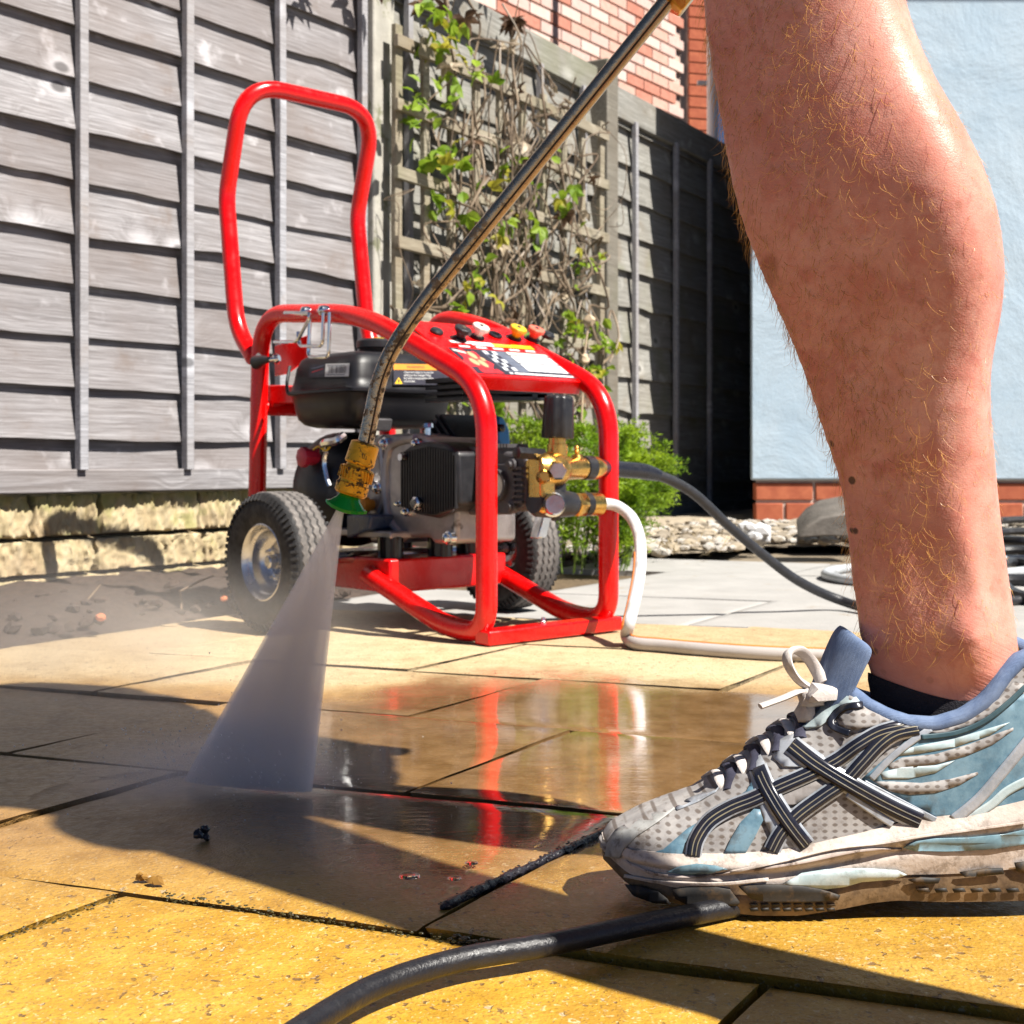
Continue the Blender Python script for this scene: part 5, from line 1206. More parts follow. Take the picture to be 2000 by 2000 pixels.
# surface relief of the calf, shin and ankle: (column, row, width, height, turn, lift in metres)
RELIEF = [(1690, 420, 60, 330, -.18, -.0022), (1800, 520, 90, 320, -.1, .003), (1850, 1235, 42, 60, 0, .0085), (1765, 1080, 26, 140, -.22, -.0028), (1850, 1070, 26, 130, -.3, .0030), (1905, 1130, 22, 120, -.15, -.0042),
          (1740, 1000, 30, 150, -.2, .0022), (1600, 640, 26, 300, -.28, .0020), (1660, 700, 30, 300, -.25, -.0018), (1955, 1150, 16, 140, -.1, .002)]
def leg_surface(row, a, grow=0.0):
    l, r = smooth_tab(LE, row), smooth_tab(RE, row); cx = (l+r)/2; hw = (r-l)/2/FPX*DLEG+grow
    c = P(cx, row, DLEG); ca, sa_ = math.cos(a), math.sin(a)
    b = hw*interp(DEPTH, row)+grow*.2; sh = 1+lerp(.64, .46, sstep(450, 1250, row))*ca
    pw_ = 1.0; x = hw*ca; y = -b*sh*sa_
    # shin: flatter inner face and a soft ridge on the camera side
    k = 0.0
    if sa_ > 0:
        px = cx+ca*(r-l)/2
        for gx, gy, sx_, sy_, ro, lift in RELIEF: k += lift*gauss(px, row, gx, gy, sx_, sy_, ro)
        k *= min(1, sa_*1.6)
    return c+Vector((x, y-k, 0))
rows = [-220+i*10 for i in range(171)]
NA = 72
bm = B(); prev = None
for row in rows:
    ring = [leg_surface(row, 2*math.pi*k/NA) for k in range(NA)]; cc_ = sum(ring, Vector())/NA; kf = sstep(-40, -220, row); ring = [bm.verts.new(cc_+(p-cc_)*(1-.55*kf)+Vector((.05*kf, 0, 0))) for p in ring]
    if prev:
        for k in range(NA): bm.faces.new((prev[k], prev[(k+1) % NA], ring[(k+1) % NA], ring[k]))
    else: bm.faces.new(ring[::-1])
    prev = ring
bm.faces.new(prev)
# the rest of the body, out of frame above and to the right: skinned skeleton, fused with the leg
kn = P(1566, -30, DLEG+.005)
J = {'k1': (kn.x+.004, kn.y, kn.z+.050, .080), 't1': (kn.x+.095, .825, kn.z+.19, .086), 'h1': (.362, .79, 1.0, .088), 'pel': (.36, .70, 1.09, .112), 'h2': (.335, .60, 1.04, .078), 't2': (.37, .53, .76, .060),
     'k2': (.41, .49, .50, .052), 'c2': (.45, .465, .34, .050), 'a2': (.49, .435, .12, .034), 'f2': (.44, .445, .06, .034), 'f3': (.36, .455, .045, .030),
     'w': (.36, .74, 1.18, .115), 'ch': (.27, .745, 1.36, .135), 'n': (.20, .745, 1.52, .06), 'hd': (.145, .745, 1.62, .085), 'hd2': (.125, .745, 1.70, .08),
     's1': (.25, .93, 1.40, .06), 'e1': (.25, 1.02, 1.10, .044), 'w1': (.205, .975, .86, .030), 'p1': (.20, .968, .80, .032), 's2': (.25, .56, 1.40, .06), 'e2': (.36, .56, 1.12, .044), 'w2': (.31, .80, .93, .030), 'p2': (.30, .88, .88, .032)}
J['q1'] = (kn.x+.060, .875, kn.z+.016, .040)
E = ['k1-q1', 'k1-t1', 't1-h1', 'h1-pel', 'pel-h2', 'h2-t2', 't2-k2', 'k2-c2', 'c2-a2', 'a2-f2', 'f2-f3', 'pel-w', 'w-ch', 'ch-n', 'n-hd', 'hd-hd2', 'ch-s1', 's1-e1', 'e1-w1', 'w1-p1', 'ch-s2', 's2-e2', 'e2-w2', 'w2-p2']
names = list(J); idx = {n: i for i, n in enumerate(names)}
ev = [Vector(J[n][:3]) for n in names]; er = [J[n][3] for n in names]; ee = [tuple(idx[q] for q in e.split('-')) for e in E]
for pn_, sgn in (('p1', 1), ('p2', -1)):     # five fingers on each hand, curled round the lance and the gun
    b0 = ev[idx[pn_]]; fw = (P(1640, -415, .955)-P(1310, -5, LD1)).normalized()
    for k in range(5):
        st = b0+fw*(.018*(k-1.8))+Vector((0, .012*sgn, -.012)); i0 = len(ev)
        ln3 = (.030, .024, .018) if k < 4 else (.024, .02, .014); ds = (Vector((-.5, -.35*sgn, -.6)), Vector((.1, -.9*sgn, -.5)), Vector((.7, -.4*sgn, .3))); q = st
        ev.append(q); er.append(.0095)
        for L_, d_ in zip(ln3, ds): q = q+d_.normalized()*L_; ev.append(q); er.append(.0085)
        ee.append((idx[pn_], i0)); ee += [(i0, i0+1), (i0+1, i0+2), (i0+2, i0+3)]
me = bpy.data.meshes.new('skeleton'); me.from_pydata(ev, ee, []); so_ = bpy.data.objects.new('skeleton', me); C.objects.link(so_)
md = so_.modifiers.new('s', 'SKIN'); md.use_smooth_shade = True
for i, v in enumerate(me.skin_vertices[0].data if me.skin_vertices else []): v.radius = (er[i], er[i]); v.use_root = (i == idx['pel'])
if not me.skin_vertices:
    bpy.context.view_layer.objects.active = so_; so_.select_set(True); bpy.ops.mesh.customdata_skin_add()
    for i, v in enumerate(me.skin_vertices[0].data): v.radius = (er[i], er[i]); v.use_root = (i == idx['pel'])
so_.modifiers.new('sub', 'SUBSURF').levels = 2
dg = bpy.context.evaluated_depsgraph_get(); sm = bpy.data.meshes.new_from_object(so_.evaluated_get(dg)); bpy.data.objects.remove(so_)
bm.from_mesh(sm); jm = bpy.data.meshes.new('j'); bmesh.ops.recalc_face_normals(bm, faces=bm.faces); bm.to_mesh(jm); bm.free()
jo = bpy.data.objects.new('j', jm); C.objects.link(jo)
rm = jo.modifiers.new('r', 'REMESH'); rm.mode = 'VOXEL'; rm.voxel_size = .0042
sm_ = jo.modifiers.new('s', 'SMOOTH'); sm_.factor = .5; sm_.iterations = 6
dg = bpy.context.evaluated_depsgraph_get(); body_me = bpy.data.meshes.new_from_object(jo.evaluated_get(dg)); bpy.data.objects.remove(jo); body_me.name = 'body'
SK = MatB('skin', .42, spec=.45); co = SK.co()
n1 = SK.noise(co, 14, 6, .65); n2 = SK.noise(co, 60, 5, .7); n3 = SK.noise(co, 5, 3)
c = SK.ramp(n1, [(.28, (.56, .205, .15)), (.5, (.72, .32, .245)), (.75, (.84, .46, .38))])
c = SK.mix(SK.rf(n2, .42, .70, 0, .7), c, (.60, .19, .14)); c = SK.mix(SK.rf(SK.noise(co, 28, 6, .75, .8), .54, .66, 0, .5), c, (.52, .15, .12)); c = SK.mix(SK.rf(n3, .5, .7, 0, .45), c, (.62, .24, .17))
sp_m = SK.n('ShaderNodeMapping'); lk(SK.nt, co, sp_m.inputs[0]); sz = SK.n('ShaderNodeSeparateXYZ'); lk(SK.nt, co, sz.inputs[0])
v = SK.voro(co, 75); vr = SK.n('ShaderNodeTexVoronoi'); vr.inputs['Scale'].default_value = 75; lk(SK.nt, co, vr.inputs['Vector']); vc = SK.n('ShaderNodeSeparateColor'); lk(SK.nt, vr.outputs['Color'], vc.inputs[0])
low = SK.math('MULTIPLY', SK.rf(sz.outputs[2], .36, .24), SK.rf(sz.outputs[0], .245, .205))
sp1 = SK.math('MULTIPLY', SK.math('MULTIPLY', SK.rf(SK.math('ADD', v, SK.math('MULTIPLY', n2, .25)), .26, .36, 1, 0), SK.rf(vc.outputs[0], .72, .76)), low)
c = SK.mix(sp1, c, (.03, .018, .012))
# freckles and a mole patch on the shin
v2 = SK.voro(co, 120); vr2 = SK.n('ShaderNodeTexVoronoi'); vr2.inputs['Scale'].default_value = 120; lk(SK.nt, co, vr2.inputs['Vector']); vc2 = SK.n('ShaderNodeSeparateColor'); lk(SK.nt, vr2.outputs['Color'], vc2.inputs[0])
c = SK.mix(SK.math('MULTIPLY', SK.math('MULTIPLY', SK.rf(v2, .2, .35, 1, 0), SK.rf(vc2.outputs[1], .94, .96)), .35), c, (.40, .15, .09))
mole = P(1532, 510, DLEG-.055); dm = SK.n('ShaderNodeVectorMath', operation='MULTIPLY_ADD'); lk(SK.nt, co, dm.inputs[0]); dm.inputs[1].default_value = (1, 0, .45); dm.inputs[2].default_value = (-mole.x, 0, -mole.z*.45)
lv_ = SK.n('ShaderNodeVectorMath', operation='LENGTH'); lk(SK.nt, dm.outputs[0], lv_.inputs[0]); c = SK.mix(SK.rf(lv_.outputs['Value'], .0035, .0065, .45, 0), c, (.26, .08, .03))
SK.set('Base Color', c); SK.set('Subsurface Weight', .18); SK.b.inputs['Subsurface Radius'].default_value = (1, .35, .2); SK.b.inputs['Subsurface Scale'].default_value = .006
SK.set('Roughness', SK.rf(n2, .3, .7, .33, .54))
SK.bump(SK.voro(co, 900), .10, .001); SK.bump(n2, .14, .004)
wr = SK.n('ShaderNodeMapping'); wr.inputs['Rotation'].default_value = (0, R(-24), 0); lk(SK.nt, co, wr.inputs[0]); wr2 = SK.n('ShaderNodeMapping'); wr2.inputs['Scale'].default_value = (9, 9, 150); lk(SK.nt, wr.outputs[0], wr2.inputs[0])
wn_ = SK.noise(wr2.outputs[0], 1.6, 3, .6, .3); SK.bump(SK.math('MULTIPLY', wn_, SK.rf(sz.outputs[2], .20, .145)), .26, .003)
person = thing('person', 'hairy bare leg of a person in a grey running shoe, holding the lance', 'person', (.26, .85, 0))
body = obj('body', body_me, SK.m, person, angle=180)
# clothes above the frame
def cloth(name, chain, mat, grow, cut=None):
    bmc = B()
    for a, b, ra, rb2 in chain:
        A, Bq = Vector(a), Vector(b); lathe(bmc, A, Bq-A, [(0, ra*.9), (.02, ra+grow), ((Bq-A).length*.5, (ra+rb2)/2+grow), ((Bq-A).length, rb2+grow), ((Bq-A).length+.01, rb2*.9)], 28)
    mm = bpy.data.meshes.new('c'); bmesh.ops.recalc_face_normals(bmc, faces=bmc.faces); bmc.to_mesh(mm); bmc.free(); oo = bpy.data.objects.new('c', mm); C.objects.link(oo)
    r_ = oo.modifiers.new('r', 'REMESH'); r_.mode = 'VOXEL'; r_.voxel_size = .012; q = oo.modifiers.new('s', 'SMOOTH'); q.iterations = 8
    d = bpy.context.evaluated_depsgraph_get(); m2 = bpy.data.meshes.new_from_object(oo.evaluated_get(d)); bpy.data.objects.remove(oo); m2.name = name
    return obj(name, m2, mat, person, angle=180)
V3 = lambda n: J[n][:3]
cloth('shorts', [(V3('pel'), V3('w'), .135, .12), (V3('h1'), tuple(Vector(V3('h1')).lerp(Vector(V3('t1')), .42)), .090, .092), (V3('h2'), tuple(Vector(V3('h2')).lerp(Vector(V3('t2')), .3)), .078, .075), (V3('h1'), V3('h2'), .11, .095)], plain('navy_shorts', (.03, .035, .06), .9), .012)
cloth('t_shirt', [(V3('pel'), V3('w'), .12, .125), (V3('w'), V3('ch'), .125, .15), (V3('s1'), V3('s2'), .085, .085), (V3('s1'), tuple(Vector(V3('s1')).lerp(Vector(V3('e1')), .6)), .07, .062), (V3('s2'), tuple(Vector(V3('s2')).lerp(Vector(V3('e2')), .6)), .07, .062)], plain('grey_shirt', (.25, .26, .28), .95), .012)
# leg hair: curled strands rooted all over the visible skin
HAIR = MatB('leg_hair', .35, spec=.6); HAIR.set('Base Color', (.85, .52, .18)); HAIR.set('Subsurface Weight', .0)
tr_ = HAIR.n('ShaderNodeBsdfTranslucent'); tr_.inputs[0].default_value = (1.0, .70, .28, 1); mx_ = HAIR.n('ShaderNodeMixShader'); mx_.inputs[0].default_value = .45
lk(HAIR.nt, HAIR.b.outputs[0], mx_.inputs[1]); lk(HAIR.nt, tr_.outputs[0], mx_.inputs[2]); lk(HAIR.nt, mx_.outputs[0], HAIR.nt.nodes['Material Output'].inputs[0])
rh_ = random.Random(77); hb = B(); nh = 0
while nh < 2900:
    row = rh_.uniform(-40, 1270); a = rh_.uniform(-.15*math.pi, 1.15*math.pi); ca = math.cos(a)
    dens = 1.0 if ca < -.1 else (.45 if ca < .35 else .22)
    if ca < -.75: dens *= .45
    if row > 900: dens *= .6
    if rh_.random() > dens: continue
    nh += 1
    p = leg_surface(row, a); e_ = .02; n_ = (leg_surface(row, a+e_)-leg_surface(row, a-e_)).cross(leg_surface(row+6, a)-leg_surface(row-6, a)).normalized()
    if n_.dot(p-P((smooth_tab(LE, row)+smooth_tab(RE, row))/2, row, DLEG)) < 0: n_ = -n_
    dn = Vector((rh_.uniform(-.35, .55), 0, -1)); dn = (dn-n_*dn.dot(n_)).normalized(); sd = n_.cross(dn)
    L = rh_.uniform(.006, .016)*(1.1 if ca < .2 else .5); curl = rh_.gauss(0, 1.15); pts_ = []; q = p-n_*.0004; th = rh_.uniform(-.4, .4); ns_ = 7
    lift = rh_.uniform(.25, .95)
    for k in range(ns_+1):
        pts_.append(q); th += curl/ns_; d = dn*math.cos(th)+sd*math.sin(th); q = q+(d+n_*lift*(1-k/ns_*1.15)).normalized()*(L/ns_)
    r0 = rh_.uniform(.00009, .00016)*(1.0 if ca < .2 else .7)
    tube(hb, pts_, [r0*(1-.75*(k/ns_)) for k in range(ns_+1)], 3, cap=False)
obj('leg_hair', hb, HAIR.m, person, kind='stuff')
# ------------------------------------------------------------------ running shoe
DC = .838
def tab(pts, d): return sorted((( (x-1000)/FPX*d, CH+(HY-y)/FPX*d) for x, y in pts))
bot = tab([(1172, 1690), (1184, 1717), (1226, 1742), (1286, 1761), (1356, 1776), (1473, 1786), (1560, 1787), (1640, 1776), (1700, 1765), (1752, 1760), (1845, 1764), (1938, 1764), (2040, 1764), (2110, 1742), (2150, 1700)], .793)
midt = tab([(1168, 1668), (1177, 1676), (1240, 1674), (1333, 1672), (1463, 1665), (1566, 1652), (1682, 1628), (1775, 1603), (1892, 1590), (2000, 1568), (2080, 1556), (2150, 1552)], .795)
topc = tab([(1170, 1652), (1179, 1630), (1193, 1612), (1254, 1582), (1310, 1562), (1361, 1545), (1398, 1520), (1459, 1476), (1510, 1432), (1566, 1396), (1600, 1358)], DC)
coll = tab([(1600, 1330), (1626, 1340), (1668, 1354), (1696, 1382), (1738, 1403), (1775, 1414), (1827, 1417), (1882, 1400), (1929, 1368), (1962, 1321), (2000, 1288), (2050, 1282), (2095, 1300), (2128, 1420), (2150, 1550)], DC-.040)
xt = tab([(1170, 0)], DC)[0][0]; xh = (2118-1000)/FPX*DC
XO = (1606-1000)/FPX*DC
def X_(px): return (px-1000)/FPX*DC
wtab = [(X_(1168), .004), (X_(1176), .014), (X_(1195), .023), (X_(1230), .032), (X_(1290), .040), (X_(1370), .0455), (X_(1460), .0475), (X_(1560), .0465), (X_(1680), .0445), (X_(1800), .0435), (X_(1900), .0425), (X_(2000), .039), (X_(2060), .032), (X_(2100), .020), (X_(2118), .004)]
wttab = [(X_(1606), .0), (X_(1640), .024), (X_(1690), .034), (X_(1760), .0385), (X_(1900), .0385), (X_(1980), .033), (X_(2040), .025), (X_(2085), .013), (X_(2118), .002)]
def up_par(X):
    zb = interp(midt, X)-.004; w_ = interp(wtab, X)
    if X < XO: zt, wt = interp(topc, X), 0.0
    else:
        b_ = sstep(XO, X_(1650), X); zt = lerp(interp(topc, XO), interp(coll, X), b_); wt = min(interp(wttab, X), w_*.96)
    return zb, max(zt, zb+.004), w_, wt
PE, QE = .62, .95
def up_y(X, z):
    zb, zt, w_, wt = up_par(X); s_ = clamp((z-zb)/(zt-zb)); sn = s_**(1/QE); cs = math.sqrt(max(0, 1-min(1, sn)**2)); return wt+(w_-wt)*cs**PE
xs = [xt+(X_(2118)-xt)*((i/90)**1.25 if i < 45 else (i/90)**1.25) for i in range(91)]
def upper_half(bm, sg):
    rings = []; nv = 20
    for X in xs:
        zb, zt, w_, wt = up_par(X); r_ = []
        for j in range(nv+1):
            th = math.pi/2*j/nv; y = wt+(w_-wt)*max(0, math.cos(th))**PE; z = zb+(zt-zb)*math.sin(th)**QE; r_.append(bm.verts.new((X, DC-sg*y, z)))
        rings.append(r_)
    for A, Bq in zip(rings, rings[1:]):
        for j in range(nv): bm.faces.new((A[j], A[j+1], Bq[j+1], Bq[j]))
shoe = thing('running_shoe', None, None, (0, 0, 0)); bpy.data.objects.remove(shoe)
def shoe_mat(name, c0, c1, rough, kind='mesh', dirt=.5, metal=0.0):
    m = MatB(name, rough, metal, spec=.4); co = m.co(); n_ = m.noise(co, 45, 6, .7); c = m.mix(m.rf(n_, .35, .65), c0, c1)
    if kind == 'hex':
        sp_ = m.n('ShaderNodeSeparateXYZ'); lk(m.nt, co, sp_.inputs[0]); K = 830
        a_ = m.math('ADD', m.math('MULTIPLY', sp_.outputs[0], K*.62), m.math('MULTIPLY', sp_.outputs[2], K)); b_ = m.math('SUBTRACT', m.math('MULTIPLY', sp_.outputs[0], K*.62), m.math('MULTIPLY', sp_.outputs[2], K))
        h = m.math('MULTIPLY', m.math('SINE', a_), m.math('SINE', b_)); c = m.mix(m.rf(h, .15, .75, 0, .78), c, (.10, .075, .06)); m.bump(h, -.9, .0016)
    if kind == 'weave': m.bump(m.voro(co, 1500, rand=.2), .5, .0008)
    if kind == 'smooth': m.bump(n_, .15, .002)
    if kind == 'foam': m.bump(m.noise(co, 320, 3, .6), .22, .0015)
    z_ = m.n('ShaderNodeSeparateXYZ'); lk(m.nt, co, z_.inputs[0])
    d_ = m.math('MULTIPLY', m.rf(m.noise(co, 75, 6, .75), .50, .64), m.rf(z_.outputs[2], .115, .03, .15, 1.0)); c = m.mix(m.math('MULTIPLY', d_, dirt), c, (.085, .052, .026))
    m.set('Base Color', c); return m.m
MESHM = shoe_mat('shoe_mesh', (.25, .235, .23), (.38, .36, .345), .7, 'hex'); TOEM = shoe_mat('toe_synthetic', (.27, .27, .26), (.38, .38, .37), .5, 'smooth', .6)
TEAL = shoe_mat('teal_synthetic', (.085, .17, .235), (.18, .29, .36), .42, 'smooth', .4); PALET = shoe_mat('pale_teal', (.33, .42, .44), (.47, .54, .55), .4, 'smooth', .3)
SILV = shoe_mat('silver_synthetic', (.30, .33, .37), (.45, .47, .51), .3, 'smooth', .5, .25); BLKS = shoe_mat('black_stripe', (.010, .012, .022), (.02, .022, .032), .22, 'plain', .15); LINE = shoe_mat('stripe_line', (.17, .165, .155), (.27, .23, .14), .35, 'plain', .3)
FOAM = shoe_mat('midsole_foam', (.44, .37, .32), (.58, .51, .46), .6, 'foam', .5); OUTS = shoe_mat('black_outsole', (.012, .012, .012), (.030, .026, .022), .62, 'smooth', .8); OUTB = shoe_mat('tan_outsole', (.07, .045, .028), (.20, .13, .07), .45, 'foam', .95)
COLL = shoe_mat('collar_fabric', (.10, .15, .27), (.17, .23, .36), .8, 'weave', .2); LACE = shoe_mat('lace', (.50, .45, .42), (.68, .62, .58), .8, 'weave', .35); LINING = plain('dark_lining', (.02, .022, .03), .9); GELM = shoe_mat('blue_insert', (.12, .21, .26), (.20, .31, .36), .22, 'plain', .4)
bm = B(); upper_half(bm, 1); upper_half(bm, -1); bmesh.ops.remove_doubles(bm, verts=bm.verts, dist=.0003)
shoe = obj('running_shoe', bm, MESHM, person, angle=60)
sd_ = shoe.modifiers.new('solid', 'SOLIDIFY'); sd_.thickness = .003; sd_.offset = -1
def ray_up(px, py, lift):
    """picture point -> point on the camera side of the upper"""
    d = DC-.04
    for _ in range(14):
        p = P(px, py, d); d2 = DC-up_y(p.x, p.z)-lift; d = .5*d+.5*d2
    return P(px, py, d)
# midsole and outsole bodies
def mid_w(X): return interp(wtab, X)
def sole_body(name, zf0, zf1, grow, mat, prof, nseg=10):
    bm = B(); rings = []; XS = [xt+.0022+(X_(2124)-xt-.0022)*(i/80)**1.25 for i in range(81)]
    for X in XS:
        t = sstep(xt-.006, xt+.02, X)*(1-sstep(X_(2085), X_(2128), X)); w_ = (interp(wtab, X)+grow)*max(.12, t**.5); z0, z1 = zf0(X), zf1(X); r_ = []
        z0 = lerp((z0+z1)/2, z0, max(.25, t**.4)); 
        for sg in (1, -1):
            L_ = []
            for j in range(nseg+1):
                v_ = j/nseg; L_.append(bm.verts.new((X, DC-sg*w_*(1+prof(v_)), lerp(z0, z1, v_))))
            r_ += L_ if sg == 1 else L_[::-1]
        rings.append(r_)
    n = len(rings[0])
    for A, Bq in zip(rings, rings[1:]):
        for j in range(n): bm.faces.new((A[j], A[(j+1) % n], Bq[(j+1) % n], Bq[j]))
    bm.faces.new(rings[0]); bm.faces.new(rings[-1][::-1])
    return obj(name, bm, mat, shoe, angle=50)
zbot = lambda X: interp(bot, X); zmid = lambda X: interp(midt, X)
def mprof(v): return .06*math.sin(v*math.pi)+.05*math.exp(-((v-.72)/.16)**2)-.05*math.exp(-((v-.50)/.09)**2)
ms = sole_body('midsole', lambda X: lerp(zbot(X), zmid(X), .34), lambda X: zmid(X)+.0012, .0015, FOAM, mprof, 18)
def mid_y(X, z):
    t = sstep(xt-.006, xt+.02, X)*(1-sstep(X_(2085), X_(2128), X)); z0 = lerp(zbot(X), zmid(X), .34); z1 = zmid(X)+.0012; return (interp(wtab, X)+.0015)*max(.12, t**.5)*(1+mprof(clamp((z-z0)/max(1e-4, z1-z0))))
outs = sole_body('outsole', lambda X: max(zbot(X), .0005), lambda X: lerp(zbot(X), zmid(X), .40), -.0004, OUTB, lambda v: .03*math.sin(v*math.pi))
def ray_mid(px, py, lift):
    d = DC-.045
    for _ in range(14):
        p = P(px, py, d); d = .5*d+.5*(DC-mid_y(p.x, p.z)-lift)
    return P(px, py, d)
def s8(l): return [(1100+x/2.1467, 1200+y/2.1467) for x, y in l]
def patch(name, poly, mat, lift, ray=ray_up, th=.0007, step=16, parent=None, raw=False):
    """an overlay cut to the outline poly (picture points), laid on the shoe with its own thickness"""
    pts_ = poly if raw else s8(poly); bm = B(); f = bm.faces.new([bm.verts.new((x, y, 0)) for x, y in pts_])
    x0 = min(p[0] for p in pts_); x1 = max(p[0] for p in pts_); y0 = min(p[1] for p in pts_); y1 = max(p[1] for p in pts_)
    for k in range(1, int((x1-x0)/step)+1): bmesh.ops.bisect_plane(bm, geom=bm.verts[:]+bm.edges[:]+bm.faces[:], plane_co=(x0+k*step, 0, 0), plane_no=(1, 0, 0))
    for k in range(1, int((y1-y0)/step)+1): bmesh.ops.bisect_plane(bm, geom=bm.verts[:]+bm.edges[:]+bm.faces[:], plane_co=(0, y0+k*step, 0), plane_no=(0, 1, 0))
    bmesh.ops.triangulate(bm, faces=[q for q in bm.faces if len(q.verts) > 4])
    for v_ in bm.verts: v_.co = ray(v_.co.x, v_.co.y, lift)
    o = obj(name, bm, mat, parent or shoe, angle=50)
    if o.data.polygons and sum(p.normal.y*p.area for p in o.data.polygons) > 0: o.data.flip_normals()
    m_ = o.modifiers.new('solid', 'SOLIDIFY'); m_.thickness = th; m_.offset = 1; return o
def ribbon(name, path, wpx, mat, lift, ray=ray_up, th=.0008, n=8, off=0.0, raw=False):
    p = catmull([(x, y, 0) for x, y in (path if raw else s8(path))], n); L_, R_ = [], []; bm = B()
    ws = wpx if isinstance(wpx, (list, tuple)) else None
    for i, q in enumerate(p):
        t = (p[min(i+1, len(p)-1)]-p[max(i-1, 0)]).normalized(); nn = Vector((-t.y, t.x, 0)); w_ = (interp([(k/(len(ws)-1), x) for k, x in enumerate(ws)], i/(len(p)-1)) if ws else wpx)/2
        row = []
        for k in range(5):
            r_ = q+nn*(off+w_*(k-2)/2); row.append(bm.verts.new(ray(r_.x, r_.y, lift)))
        L_.append(row)
    for A, Bq in zip(L_, L_[1:]):
        for k in range(4): bm.faces.new((A[k], A[k+1], Bq[k+1], Bq[k]))
    o = obj(name, bm, mat, shoe, angle=50)
    if sum(f.normal.y*f.area for f in o.data.polygons) > 0: o.data.flip_normals()
    m_ = o.modifiers.new('solid', 'SOLIDIFY'); m_.thickness = th; m_.offset = 1; return o
# overlays, bottom layer first
patch('toe_cap', [(176, 1014), (186, 962), (220, 905), (330, 846), (455, 805), (470, 815), (400, 870), (310, 930), (255, 985), (236, 1024)], TOEM, .0006)
patch('toe_overlay', [(470, 812), (520, 775), (600, 745), (660, 720), (640, 745), (570, 785), (480, 822)], SILV, .0008)
patch('side_overlay', [(300, 1022), (420, 985), (520, 900), (640, 830), (770, 740), (800, 690), (830, 700), (790, 770), (640, 850), (560, 900), (510, 960), (495, 1018)], TEAL, .0008)
patch('side_overlay', [(672, 1008), (700, 945), (745, 870), (800, 815), (838, 820), (840, 860), (800, 940), (762, 1004)], TEAL, .0008)
patch('heel_overlay', [(1470, 500), (1560, 490), (1700, 440), (1800, 400), (1935, 330), (2150, 320), (2190, 700), (2160, 770), (1932, 812), (1700, 846), (1580, 862), (1440, 800), (1330, 720), (1250, 690), (1330, 620), (1400, 560)], TEAL, .0007, step=20)
patch('heel_overlay', [(1400, 570), (1500, 548), (1640, 520), (1780, 478), (1870, 452), (1790, 505), (1640, 556), (1500, 582), (1410, 592)], PALET, .0011)
patch('heel_overlay', [(1330, 662), (1420, 640), (1560, 632), (1640, 612), (1560, 664), (1440, 690), (1340, 690)], PALET, .0011)
patch('mesh_insert', [(1360, 630), (1420, 600), (1560, 585), (1700, 545), (1800, 505), (1885, 474), (1886, 484), (1800, 545), (1690, 592), (1560, 628), (1440, 646), (1370, 646)], MESHM, .0011)
patch('mesh_insert', [(1300, 700), (1380, 700), (1500, 706), (1620, 690), (1735, 660), (1740, 668), (1660, 715), (1560, 748), (1450, 756), (1370, 742)], MESHM, .0011)
patch('collar_mesh', [(1530, 488), (1640, 460), (1740, 415), (1830, 350), (1885, 285), (1935, 290), (1900, 350), (1800, 425), (1700, 470), (1600, 500), (1540, 506)], MESHM, .0012)
ribbon('piping', [(1500, 515), (1640, 498), (1760, 450), (1860, 375), (1940, 300)], 10, shoe_mat('dark_teal', (.03, .07, .09), (.06, .11, .13), .5, 'plain', .2), .0020)
ribbon('heel_strap', [(1635, 862), (1740, 775), (1840, 660), (1935, 545), (2020, 440)], 22, SILV, .0016)
ribbon('heel_strap', [(1700, 856), (1790, 800), (1860, 740), (1960, 690), (2100, 640)], 17, PALET, .0014)
patch('eyestay', [(985, 462), (1010, 420), (1060, 345), (1115, 305), (1170, 300), (1230, 335), (1262, 372), (1180, 395), (1130, 430), (1080, 470), (1020, 482)], PALET, .0012)
ribbon('piping', [(1255, 380), (1180, 392), (1130, 432), (1130, 470), (1200, 500)], 13, BLKS, .0020)
patch('mesh_insert', [(1150, 442), (1200, 400), (1260, 392), (1330, 425), (1370, 445), (1300, 470), (1220, 484), (1165, 474)], MESHM, .0014)
patch('eyestay', [(905, 530), (960, 500), (1090, 590), (1100, 605), (1030, 640), (920, 640), (880, 600)], SILV, .0008)
patch('eyestay', [(780, 620), (830, 590), (880, 690), (990, 960), (1030, 975), (900, 985), (840, 860), (790, 700)], SILV, .0010)
patch('side_panel', [(1148, 636), (1210, 600), (1345, 525), (1300, 580), (1200, 668)], TOEM, .0014)
patch('side_panel', [(900, 770), (1040, 700), (1130, 690), (1140, 720), (1080, 760), (960, 800), (910, 800)], shoe_mat('grey_panel', (.22, .20, .19), (.3, .28, .27), .5, 'plain', .5), .0008)
# the four crossing stripes, each on a silver edge, with thin pale lines
SI = [0]
def stripe(path, wd, extra=15):
    SI[0] += 1; dz = .00012*SI[0]+(.0005 if SI[0] > 2 else 0)
    ribbon('stripe_edge', path, (wd+extra)/2.1467, SILV, .0020+dz*.2, th=.0004)
    ribbon('stripe', path, wd/2.1467, BLKS, .0024+dz, th=.0004)
    for o_ in (-.085, .115): ribbon('stripe_line', path, 4.5/2.1467, LINE, .00285+dz, th=.0002, off=o_*wd/2.1467*1.6)
stripe([(545, 1014), (560, 945), (612, 868), (700, 812), (800, 772), (900, 725), (1030, 668), (1140, 615), (1240, 545), (1330, 495), (1430, 470)], 56)
stripe([(872, 994), (915, 915), (985, 840), (1090, 762), (1180, 700), (1250, 625), (1330, 540), (1400, 495), (1490, 476)], 58)
stripe([(815, 640), (850, 720), (905, 815), (960, 895), (1020, 972)], 62, 20)
stripe([(955, 545), (1050, 620), (1160, 690), (1290, 765), (1400, 822), (1500, 868)], 66, 20)
